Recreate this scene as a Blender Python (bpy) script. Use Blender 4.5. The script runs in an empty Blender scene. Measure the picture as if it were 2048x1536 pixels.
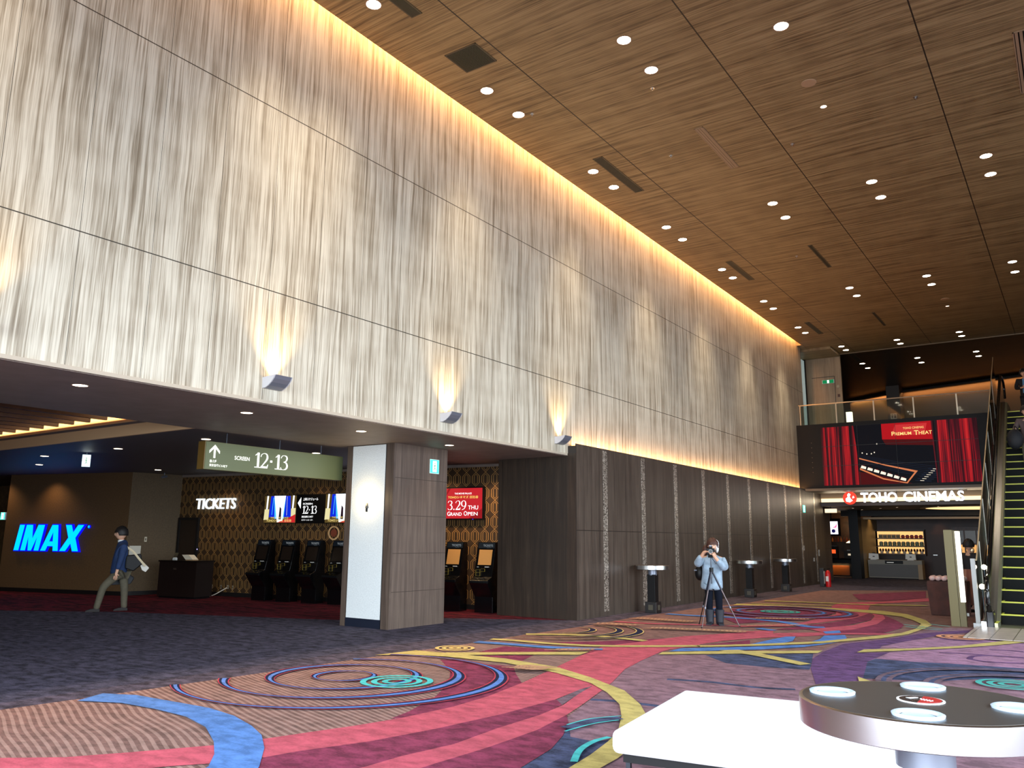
import bpy, bmesh, math, random, json
from mathutils import Vector, Matrix
from mathutils.geometry import tessellate_polygon
PI = math.pi
S = bpy.context.scene
COL = S.collection

# ------------------------------------------------------------------ camera
def make_camera():
    yaw, pitch, roll = 0.60643661, 0.18894146, 0.00895766
    f = Vector((-math.sin(yaw)*math.cos(pitch), math.cos(yaw)*math.cos(pitch), math.sin(pitch)))
    r = Vector((math.cos(yaw), math.sin(yaw), 0)); u = r.cross(f)
    r2 = math.cos(roll)*r + math.sin(roll)*u; u2 = -math.sin(roll)*r + math.cos(roll)*u
    cd = bpy.data.cameras.new('camera'); cd.sensor_width = 36; cd.sensor_fit = 'HORIZONTAL'
    cd.lens = 1620.75/2048*36; cd.clip_start = .05; cd.clip_end = 300
    c = bpy.data.objects.new('camera', cd); COL.objects.link(c)
    M = Matrix((r2, u2, -f)).transposed().to_4x4(); M.translation = (0, 0, 1.45)
    c.matrix_world = M; S.camera = c
make_camera()

# ------------------------------------------------------------------ world, daylight, exposure
S.view_settings.view_transform = 'Standard'; S.view_settings.look = 'None'
S.view_settings.exposure = 0.0; S.view_settings.gamma = 1; S.view_settings.use_curve_mapping = False
W = bpy.data.worlds.new('sky'); S.world = W; W.use_nodes = True
W.node_tree.nodes['Background'].inputs[0].default_value = (.72, .84, 1, 1)
W.node_tree.nodes['Background'].inputs[1].default_value = 1.0

def area(name, loc, direction, sx, sy, power, color, spread=PI):
    l = bpy.data.lights.new(name, 'AREA'); l.shape = 'RECTANGLE'; l.size = sx; l.size_y = sy
    l.energy = power; l.color = color; l.spread = spread
    o = bpy.data.objects.new(name, l); COL.objects.link(o); o.location = loc
    o.rotation_euler = Vector(direction).to_track_quat('-Z', 'Y').to_euler(); return o
def spot(name, loc, power, color, size, blend, radius=.05, direction=(0, 0, -1)):
    l = bpy.data.lights.new(name, 'SPOT'); l.energy = power; l.color = color
    l.spot_size = size; l.spot_blend = blend; l.shadow_soft_size = radius
    o = bpy.data.objects.new(name, l); COL.objects.link(o); o.location = loc
    o.rotation_euler = Vector(direction).to_track_quat('-Z', 'Y').to_euler(); return o
def point(name, loc, power, color, radius=.04):
    l = bpy.data.lights.new(name, 'POINT'); l.energy = power; l.color = color; l.shadow_soft_size = radius
    o = bpy.data.objects.new(name, l); COL.objects.link(o); o.location = loc; return o
DAY = (.80, .90, 1.0)
WARM = (1.0, .48, .17)
SOFT = (1.0, .80, .58)
# daylight falling through the window walls (behind the camera and along the street side)
area('daylight_back_windows', (-1, -4.7, 2.5), (-.10, 1, -.50), 13.0, 4.4, 1850, DAY, 1.9)
area('daylight_side_windows', (5.8, 7.5, 2.5), (-1, .10, -.50), 24.0, 4.4, 1950, DAY, 1.9)

# ------------------------------------------------------------------ materials
MATS = {}
def lin(c):
    return tuple(((v/255)/12.92 if v/255 <= .04045 else ((v/255+.055)/1.055)**2.4) for v in c)
class NT:
    def __init__(s, name):
        s.m = bpy.data.materials.new(name); s.m.use_nodes = True; s.t = s.m.node_tree; s.n = s.t.nodes
        s.b = s.n['Principled BSDF']
    def add(s, typ, **kw):
        n = s.n.new(typ)
        for k, v in kw.items(): setattr(n, k, v)
        return n
    def link(s, a, b): s.t.links.new(a, b)
    def math(s, op, a, b=None, c=None):
        n = s.n.new('ShaderNodeMath'); n.operation = op
        for i, v in enumerate((a, b, c)):
            if v is None: continue
            if isinstance(v, (int, float)): n.inputs[i].default_value = v
            else: s.link(v, n.inputs[i])
        return n.outputs[0]
    def coord(s):
        g = s.n.new('ShaderNodeTexCoord'); x = s.n.new('ShaderNodeSeparateXYZ'); s.link(g.outputs['Object'], x.inputs[0]); return x.outputs
    def comb(s, x, y, z):
        c = s.n.new('ShaderNodeCombineXYZ')
        for i, v in enumerate((x, y, z)):
            if isinstance(v, (int, float)): c.inputs[i].default_value = v
            else: s.link(v, c.inputs[i])
        return c.outputs[0]
    def noise(s, vec, scale, detail=3, rough=.5, dist=0):
        n = s.n.new('ShaderNodeTexNoise'); n.inputs['Scale'].default_value = scale; n.inputs['Detail'].default_value = detail
        n.inputs['Roughness'].default_value = rough; n.inputs['Distortion'].default_value = dist
        if vec is not None: s.link(vec, n.inputs['Vector'])
        return n.outputs[0]
    def ramp(s, fac, stops):
        r = s.n.new('ShaderNodeValToRGB'); e = r.color_ramp.elements
        while len(e) < len(stops): e.new(.5)
        for i, (p, c) in enumerate(stops):
            e[i].position = p; e[i].color = (*lin(c), 1)
        s.link(fac, r.inputs[0]); return r.outputs[0]
    def mix(s, fac, a, b, mode='MIX'):
        m = s.n.new('ShaderNodeMix'); m.data_type = 'RGBA'; m.blend_type = mode
        if isinstance(fac, (int, float)): m.inputs[0].default_value = fac
        else: s.link(fac, m.inputs[0])
        for i, v in ((6, a), (7, b)):
            if isinstance(v, tuple): m.inputs[i].default_value = (*lin(v), 1)
            else: s.link(v, m.inputs[i])
        return m.outputs[2]
def mat(name, color=(128, 128, 128), rough=.5, metal=0, emit=0, ecol=None, spec=.5, noise=0, nscale=20):
    if name in MATS: return MATS[name]
    t = NT(name); b = t.b
    b.inputs['Base Color'].default_value = (*lin(color), 1); b.inputs['Roughness'].default_value = rough
    b.inputs['Metallic'].default_value = metal; b.inputs['Specular IOR Level'].default_value = spec
    if noise:
        g = t.n.new('ShaderNodeTexCoord'); f = t.noise(g.outputs['Object'], nscale, 4)
        lo = tuple(max(0, v*(1-noise)) for v in color); hi = tuple(min(255, v*(1+noise)) for v in color)
        t.link(t.ramp(f, [(.3, lo), (.7, hi)]), b.inputs['Base Color'])
    if emit:
        b.inputs['Emission Color'].default_value = (*lin(ecol or color), 1); b.inputs['Emission Strength'].default_value = emit
    MATS[name] = t.m; return t.m

def wood(name, along, across, dark, mid, light, freq=5.0, seams=(), rough=.45, seamcol=None):
    """streaky veneer: grain runs along axis `along`; seams = [(axis, offset, period, halfwidth)]"""
    t = NT(name); c = t.coord(); ax = {'x': 0, 'y': 1, 'z': 2}
    a, b = c[ax[along]], c[ax[across]]
    warp = t.noise(t.comb(t.math('MULTIPLY', b, .6), t.math('MULTIPLY', a, .5), 0), 1.0, 2)
    bb = t.math('ADD', b, t.math('MULTIPLY', warp, .10))
    n1 = t.noise(t.comb(t.math('MULTIPLY', bb, freq), t.math('MULTIPLY', a, .55), 1.7), 1.0, 5, .6, .12)
    n2 = t.noise(t.comb(t.math('MULTIPLY', bb, freq*4.2), t.math('MULTIPLY', a, 1.0), 8.1), 1.0, 4, .6, .1)
    n3 = t.noise(t.comb(t.math('MULTIPLY', b, .9), t.math('MULTIPLY', a, 2.5), 4.1), 1.0, 2)
    f = t.math('ADD', t.math('ADD', t.math('MULTIPLY', n1, .46), t.math('MULTIPLY', n2, .46)), t.math('MULTIPLY', n3, .10))
    col = t.ramp(f, [(.38, dark), (.475, mid), (.56, light), (.66, tuple(min(255, v+12) for v in light))])
    for (axis, off, per, hw) in seams:
        q = t.math('DIVIDE', t.math('SUBTRACT', c[ax[axis]], off), per)
        d = t.math('ABSOLUTE', t.math('SUBTRACT', t.math('FRACT', t.math('ADD', q, .5)), .5))
        line = t.math('LESS_THAN', d, hw/per)
        col = t.mix(line, col, seamcol or tuple(v*.45 for v in dark))
    t.link(col, t.b.inputs['Base Color']); t.b.inputs['Roughness'].default_value = rough
    MATS[name] = t.m; return t.m

def carpet_mat(name, base, var=.22, hatch=None, scale=5.0, line=None):
    t = NT(name); c = t.coord()
    v = t.comb(t.math('MULTIPLY', c[0], 1.0), t.math('MULTIPLY', c[1], 1.7), 0)
    n1 = t.noise(v, scale, 5, .65, .3); n2 = t.noise(v, scale*9, 2)
    lo = tuple(x*(1-var) for x in base); hi = tuple(min(255, x*(1+var*.8)) for x in base)
    f = t.math('ADD', t.math('MULTIPLY', n1, .8), t.math('MULTIPLY', n2, .2))
    col = t.ramp(f, [(.40, lo), (.5, base), (.62, hi)])
    if hatch:
        w = t.noise(t.comb(t.math('MULTIPLY', c[0], .5), t.math('MULTIPLY', c[1], .5), 3), 1.0, 1)
        ph = t.math('ADD', t.math('ADD', t.math('MULTIPLY', c[1], 28.0), t.math('MULTIPLY', c[0], 9.0)), t.math('MULTIPLY', w, 9))
        s = t.math('GREATER_THAN', t.math('SINE', t.math('MULTIPLY', ph, 3.6)), .15)
        col = t.mix(t.math('MULTIPLY', s, t.math('MULTIPLY', n1, 1.25)), col, hatch)
    if line:
        w = t.noise(t.comb(t.math('MULTIPLY', c[0], 1.2), t.math('MULTIPLY', c[1], 7), 5), 1.0, 4, .7, .6)
        s = t.math('GREATER_THAN', w, .53); col = t.mix(t.math('MULTIPLY', s, .75), col, line)
    t.link(col, t.b.inputs['Base Color']); t.b.inputs['Roughness'].default_value = .95
    t.b.inputs['Specular IOR Level'].default_value = .12
    MATS[name] = t.m; return t.m

def wallpaper(name, base, gold):
    """interlaced chain of elongated hexagons; u = object x, v = object z"""
    t = NT(name); c = t.coord(); pitch, per = .234, .30
    u = t.math('MULTIPLY', t.math('SUBTRACT', t.math('FRACT', t.math('DIVIDE', c[0], pitch)), .5), pitch)
    au = t.math('ABSOLUTE', u)
    tri = t.math('ABSOLUTE', t.math('SUBTRACT', t.math('MULTIPLY', t.math('FRACT', t.math('DIVIDE', c[2], per)), 2), 1))
    A = t.math('MULTIPLY', t.math('MINIMUM', t.math('MULTIPLY', tri, 1.9), 1.0), .088)
    B = t.math('MULTIPLY', t.math('MINIMUM', t.math('MAXIMUM', t.math('SUBTRACT', t.math('MULTIPLY', tri, 1.9), .45), 0), .55), .076)
    l1 = t.math('LESS_THAN', t.math('ABSOLUTE', t.math('SUBTRACT', au, A)), .0050)
    l2 = t.math('LESS_THAN', t.math('ABSOLUTE', t.math('SUBTRACT', au, B)), .0042)
    l2 = t.math('MULTIPLY', l2, t.math('GREATER_THAN', tri, .24))
    f = t.math('MAXIMUM', l1, l2)
    col = t.mix(f, base, gold); t.link(col, t.b.inputs['Base Color'])
    t.link(t.math('SUBTRACT', .6, t.math('MULTIPLY', f, .2)), t.b.inputs['Roughness'])
    MATS[name] = t.m; return t.m

M_WALL = wood('pale_streaked_veneer', 'z', 'y', (126, 114, 94), (170, 161, 142), (202, 196, 178), 15.0,
              seams=[('y', 3.82, .775, .0025), ('z', 4.42, 2.38, .006)])
M_CEIL = wood('brown_streaked_ceiling_veneer', 'x', 'y', (82, 62, 37), (126, 103, 68), (152, 128, 88), 15.0,
              seams=[('x', -6.35, 2.58, .010)], rough=.5)
M_DARKW = wood('dark_brown_panel', 'z', 'y', (52, 43, 37), (66, 56, 48), (78, 67, 58), 11.0,
               seams=[('y', 13.28, .29, .004), ('z', 1.62, 50, .007)], rough=.42, seamcol=(30, 24, 20))
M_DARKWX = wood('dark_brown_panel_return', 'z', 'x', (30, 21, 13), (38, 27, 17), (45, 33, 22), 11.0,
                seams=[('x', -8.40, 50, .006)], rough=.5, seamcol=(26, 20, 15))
M_PIL = wood('taupe_ribbed_panel', 'z', 'y', (68, 56, 48), (82, 68, 59), (96, 81, 70), 16.0,
             seams=[('z', 1.20, .62, .005)], rough=.5, seamcol=(54, 42, 34))
M_PILX = wood('taupe_ribbed_panel_front', 'z', 'x', (64, 52, 44), (78, 64, 55), (92, 77, 66), 16.0, rough=.5)
M_FARW = wood('tan_panel', 'z', 'x', (128, 104, 78), (140, 115, 88), (150, 125, 97), 8.0, rough=.5)
M_SOFFIT = mat('dark_soffit', (128, 116, 106), .6, noise=.05, nscale=3)
M_LOWCEIL = mat('charcoal_ceiling', (88, 82, 82), .55)
M_BACK = mat('bronze_wall_cloth', (98, 72, 42), .75, noise=.08, nscale=30)
M_BACK2 = mat('olive_wall_cloth', (88, 72, 50), .75, noise=.08, nscale=30)
M_BLACK = mat('black', (7, 7, 8), .5, spec=.25)
M_GBLACK = mat('gloss_black', (8, 8, 9), .18)
M_BASE = mat('near_black_skirting', (16, 14, 14), .5)
M_WHITEP = mat('white_pebbled_panel', (222, 226, 224), .45, noise=.05, nscale=60)
M_STEEL = mat('brushed_steel', (196, 196, 194), .28, 1)
M_DSTEEL = mat('dark_steel', (70, 74, 80), .35, 1)
M_SILVER = mat('silver_paint', (120, 126, 138), .4, .5)
M_CUP = mat('pale_plastic', (188, 208, 226), .35)
M_WHITE = mat('white_leather', (240, 242, 246), .5)
M_SHELFW = mat('walnut', (62, 34, 20), .45, noise=.2, nscale=8)
M_GOLD = mat('olive_gold_metal', (88, 78, 42), .42, .35)
M_SPARK = None
def spark():
    t = NT('glitter_mosaic'); g = t.n.new('ShaderNodeTexCoord')
    v = t.n.new('ShaderNodeTexVoronoi'); v.inputs['Scale'].default_value = 60; t.link(g.outputs['Object'], v.inputs['Vector'])
    t.link(t.ramp(v.outputs['Color'], [(.2, (70, 60, 50)), (.5, (150, 138, 124)), (.8, (226, 216, 202))]), t.b.inputs['Base Color'])
    t.b.inputs['Metallic'].default_value = .6; t.b.inputs['Roughness'].default_value = .35; return t.m
M_SPARK = spark()
def glass(name, tint=(225, 235, 232), rough=.0):
    t = NT(name); n = t.n
    tr = n.new('ShaderNodeBsdfTransparent'); tr.inputs[0].default_value = (*lin(tint), 1)
    gl = n.new('ShaderNodeBsdfGlossy'); gl.inputs['Roughness'].default_value = .03
    fr = n.new('ShaderNodeFresnel'); fr.inputs[0].default_value = 1.5
    mx = n.new('ShaderNodeMixShader'); t.link(fr.outputs[0], mx.inputs[0]); t.link(tr.outputs[0], mx.inputs[1]); t.link(gl.outputs[0], mx.inputs[2])
    t.link(mx.outputs[0], n['Material Output'].inputs[0]); MATS[name] = t.m; return t.m
M_GLASS = glass('clear_glass')
def E(name, col, s, base=(6, 6, 6)): return mat(name, base, .5, emit=s, ecol=col, spec=.08)

# ------------------------------------------------------------------ mesh builder
class MB:
    def __init__(s): s.v = []; s.f = []; s.mi = []; s.m = 0
    def vert(s, p): s.v.append(tuple(p)); return len(s.v)-1
    def face(s, ids): s.f.append(tuple(ids)); s.mi.append(s.m)
    def quad(s, *p): s.face([s.vert(q) for q in p]); return s
    def box(s, x0, x1, y0, y1, z0, z1, T=None):
        P = [(x, y, z) for z in (z0, z1) for x, y in ((x0, y0), (x1, y0), (x1, y1), (x0, y1))]
        if T is not None: P = [T @ Vector(p) for p in P]
        i = [s.vert(p) for p in P]
        for q in ((0, 3, 2, 1), (4, 5, 6, 7), (0, 1, 5, 4), (1, 2, 6, 5), (2, 3, 7, 6), (3, 0, 4, 7)): s.face([i[k] for k in q])
        return s
    def prism(s, poly, a, b, axis='y', T=None):
        """extrude a 2-D outline: axis y -> poly in (x,z); axis x -> (y,z); axis z -> (x,y)"""
        def P(u, v, w):
            p = {'y': (u, w, v), 'x': (w, u, v), 'z': (u, v, w)}[axis]
            return T @ Vector(p) if T is not None else p
        n = len(poly); A = [s.vert(P(u, v, a)) for u, v in poly]; B = [s.vert(P(u, v, b)) for u, v in poly]
        tri = tessellate_polygon([[Vector((u, v, 0)) for u, v in poly]])
        for q in tri: s.face([A[k] for k in q]); s.face([B[k] for k in reversed(q)])
        for k in range(n): s.face((A[k], A[(k+1) % n], B[(k+1) % n], B[k]))
        return s
    def lathe(s, prof, c=(0, 0, 0), n=32, T=None, closed=False):
        rings = []
        for r, z in prof:
            ring = []
            for k in range(n):
                a = 2*PI*k/n; p = Vector((c[0]+r*math.cos(a), c[1]+r*math.sin(a), c[2]+z))
                ring.append(s.vert(T @ p if T is not None else p))
            rings.append(ring)
        for i in range(len(rings)-1):
            for k in range(n): s.face((rings[i][k], rings[i][(k+1) % n], rings[i+1][(k+1) % n], rings[i+1][k]))
        if closed:
            for k in range(n): s.face((rings[-1][k], rings[-1][(k+1) % n], rings[0][(k+1) % n], rings[0][k]))
            return s
        s.face(rings[0][::-1]); s.face(rings[-1]); return s
    def tube(s, pts, r, n=8, rs=None):
        pts = [Vector(p) for p in pts]; rings = []
        for i, p in enumerate(pts):
            d = (pts[min(i+1, len(pts)-1)]-pts[max(i-1, 0)]).normalized()
            up = Vector((0, 0, 1)) if abs(d.z) < .95 else Vector((1, 0, 0))
            a = d.cross(up).normalized(); b = d.cross(a).normalized(); rr = rs[i] if rs else r
            rings.append([s.vert(p+rr*(math.cos(2*PI*k/n)*a+math.sin(2*PI*k/n)*b)) for k in range(n)])
        for i in range(len(rings)-1):
            for k in range(n): s.face((rings[i][k], rings[i][(k+1) % n], rings[i+1][(k+1) % n], rings[i+1][k]))
        s.face(rings[0][::-1]); s.face(rings[-1]); return s
    def ball(s, c, r, n=12, m=8, T=None):
        sc = r if isinstance(r, (tuple, list)) else (r, r, r); rings = []
        for i in range(1, m):
            t = PI*i/m
            rings.append([s.vert(Vector((c[0]+sc[0]*math.sin(t)*math.cos(2*PI*k/n), c[1]+sc[1]*math.sin(t)*math.sin(2*PI*k/n), c[2]+sc[2]*math.cos(t)))) for k in range(n)])
        top = s.vert((c[0], c[1], c[2]+sc[2])); bot = s.vert((c[0], c[1], c[2]-sc[2]))
        for k in range(n):
            s.face((top, rings[0][k], rings[0][(k+1) % n])); s.face((bot, rings[-1][(k+1) % n], rings[-1][k]))
            for i in range(len(rings)-1): s.face((rings[i][k], rings[i+1][k], rings[i+1][(k+1) % n], rings[i][(k+1) % n]))
        return s
    def build(s, name, m, parent=None, smooth=False, fix=True, bevel=0):
        me = bpy.data.meshes.new(name); me.from_pydata(s.v, [], s.f)
        for x in (m if isinstance(m, (list, tuple)) else [m]): me.materials.append(x)
        me.polygons.foreach_set('material_index', s.mi)
        if fix:
            bm = bmesh.new(); bm.from_mesh(me); bmesh.ops.recalc_face_normals(bm, faces=bm.faces); bm.to_mesh(me); bm.free()
        if smooth:
            me.shade_smooth()
            try: me.set_sharp_from_angle(angle=math.radians(40))
            except Exception: pass
        me.update(); o = bpy.data.objects.new(name, me); COL.objects.link(o)
        if parent: o.parent = parent
        if bevel:
            b = o.modifiers.new('bevel', 'BEVEL'); b.width = bevel; b.segments = 2; b.limit_method = 'ANGLE'
        return o
def box(name, x0, x1, y0, y1, z0, z1, m, parent=None, bevel=0): return MB().box(x0, x1, y0, y1, z0, z1).build(name, m, parent, bevel=bevel)
def tag(o, label, cat, group=None):
    o['label'] = label; o['category'] = cat
    if group: o['group'] = group
    return o
def struct(o): o['kind'] = 'structure'; return o
def empty(name, loc=(0, 0, 0), rz=0, label=None, cat=None, group=None):
    o = bpy.data.objects.new(name, None); COL.objects.link(o); o.location = loc; o.rotation_euler = (0, 0, rz)
    o.empty_display_size = .1
    if label: tag(o, label, cat, group)
    return o
def copy_tree(o, parent=None):
    c = o.copy(); COL.objects.link(c); c.parent = parent
    for ch in [x for x in bpy.data.objects if x.parent == o]: copy_tree(ch, c)
    return c
def ordinal(n): return ['first', 'second', 'third', 'fourth', 'fifth', 'sixth', 'seventh', 'eighth', 'ninth', 'tenth', 'eleventh', 'twelfth', 'thirteenth', 'fourteenth', 'fifteenth'][n]

def text_mesh(s, bold=0):
    cu = bpy.data.curves.new('text', 'FONT'); cu.body = s; cu.size = 1; cu.offset = bold; cu.resolution_u = 3
    o = bpy.data.objects.new('text', cu); COL.objects.link(o); bpy.context.view_layer.update()
    me = bpy.data.meshes.new_from_object(o.evaluated_get(bpy.context.evaluated_depsgraph_get()))
    V = [v.co.copy() for v in me.vertices]; F = [tuple(p.vertices) for p in me.polygons]
    bpy.data.objects.remove(o); bpy.data.curves.remove(cu); bpy.data.meshes.remove(me)
    return V, F
def add_text(mb, s, x0, x1, z0, z1, y, bold=0, shear=0, depth=0):
    """letters filling the box x0..x1, z0..z1 in the local xz-plane, facing -y"""
    V, F = text_mesh(s, bold)
    if not V: return
    ax, bx = min(v.x for v in V), max(v.x for v in V); ay, by = min(v.y for v in V), max(v.y for v in V)
    def P(v, yy):
        u = (v.x-ax)/(bx-ax); w = (v.y-ay)/(by-ay); return (x0+(x1-x0)*u+shear*(w-.0)*(z1-z0), yy, z0+(z1-z0)*w)
    i0 = len(mb.v); mb.v += [P(v, y) for v in V]
    for f in F: mb.face([i0+k for k in f])
    if depth:
        i1 = len(mb.v); mb.v += [P(v, y+depth) for v in V]
        cnt = {}
        for f in F:
            mb.face([i1+k for k in reversed(f)])
            for a, b in zip(f, f[1:]+f[:1]): cnt[(min(a, b), max(a, b))] = cnt.get((min(a, b), max(a, b)), 0)+1
        for (a, b), n in cnt.items():
            if n == 1: mb.face((i0+a, i0+b, i1+b, i1+a))
# seriffed numerals drawn as strokes of varying width in a unit box
GLYPH = {
 '1': (.55, [[(.16, .80, .05), (.40, .97, .07)]], [[(.32, 0), (.50, 0), (.50, 1), (.32, 1)], [(.12, 0), (.70, 0), (.70, .05), (.12, .05)]]),
 '2': (.78, [[(.08, .74, .07), (.13, .89, .05), (.34, .985, .03), (.55, .93, .09), (.62, .74, .15), (.56, .56, .13), (.38, .34, .09), (.10, .04, .06)]],
       [[(.06, 0), (.66, 0), (.72, .26), (.66, .26), (.60, .13), (.10, .13)]]),
 '3': (.76, [[(.08, .78, .06), (.16, .93, .05), (.34, .985, .03), (.54, .92, .10), (.59, .77, .13), (.50, .60, .09), (.30, .53, .03)],
             [(.30, .53, .03), (.52, .49, .10), (.63, .28, .15), (.54, .09, .11), (.32, .015, .03), (.14, .05, .05), (.07, .16, .07)]], []),
 '9': (.80, [[(.64, .66, .15), (.58, .90, .09), (.38, .985, .04), (.16, .90, .09), (.09, .68, .14), (.16, .47, .10), (.36, .38, .04), (.58, .47, .07), (.65, .66, .14), (.60, .38, .12), (.42, .12, .07), (.14, .01, .04)]], []),
 '.': (.30, [], [[(.06, 0), (.20, 0), (.20, .13), (.06, .13)]]),
 '-': (.34, [], [[(.08, .42), (.24, .42), (.24, .56), (.08, .56)]])}
def add_serif(mb, s, x0, x1, z0, z1, y):
    W_ = sum(GLYPH[c][0] for c in s); sx = (x1-x0)/W_; sz = z1-z0; cx = 0
    for c in s:
        w, strokes, polys = GLYPH[c]; P = lambda u, v: (x0+(cx+u)*sx, y, z0+v*sz)
        for poly in polys:
            for tri in tessellate_polygon([[Vector((u, v, 0)) for u, v in poly]]): mb.quad(*[P(*poly[k]) for k in tri])
        for st in strokes:
            pts = smooth3(st, 5)
            L, R = [], []
            for i, (u, v, ww) in enumerate(pts):
                a = pts[max(i-1, 0)]; b = pts[min(i+1, len(pts)-1)]; dx, dy = b[0]-a[0], b[1]-a[1]; l = math.hypot(dx, dy) or 1
                L.append(P(u-dy/l*ww/2, v+dx/l*ww/2)); R.append(P(u+dy/l*ww/2, v-dx/l*ww/2))
            for i in range(len(pts)-1): mb.quad(L[i], L[i+1], R[i+1], R[i])
        cx += w
def smooth3(p, k):
    out = []; n = len(p)
    for i in range(n-1):
        a, b, c, d = p[max(i-1, 0)], p[i], p[i+1], p[min(i+2, n-1)]
        for j in range(k):
            t = j/k; out.append(tuple(.5*((2*b[q])+(-a[q]+c[q])*t+(2*a[q]-5*b[q]+4*c[q]-d[q])*t*t+(-a[q]+3*b[q]-3*c[q]+d[q])*t**3) for q in range(len(b))))
    out.append(tuple(p[-1])); return out
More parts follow.
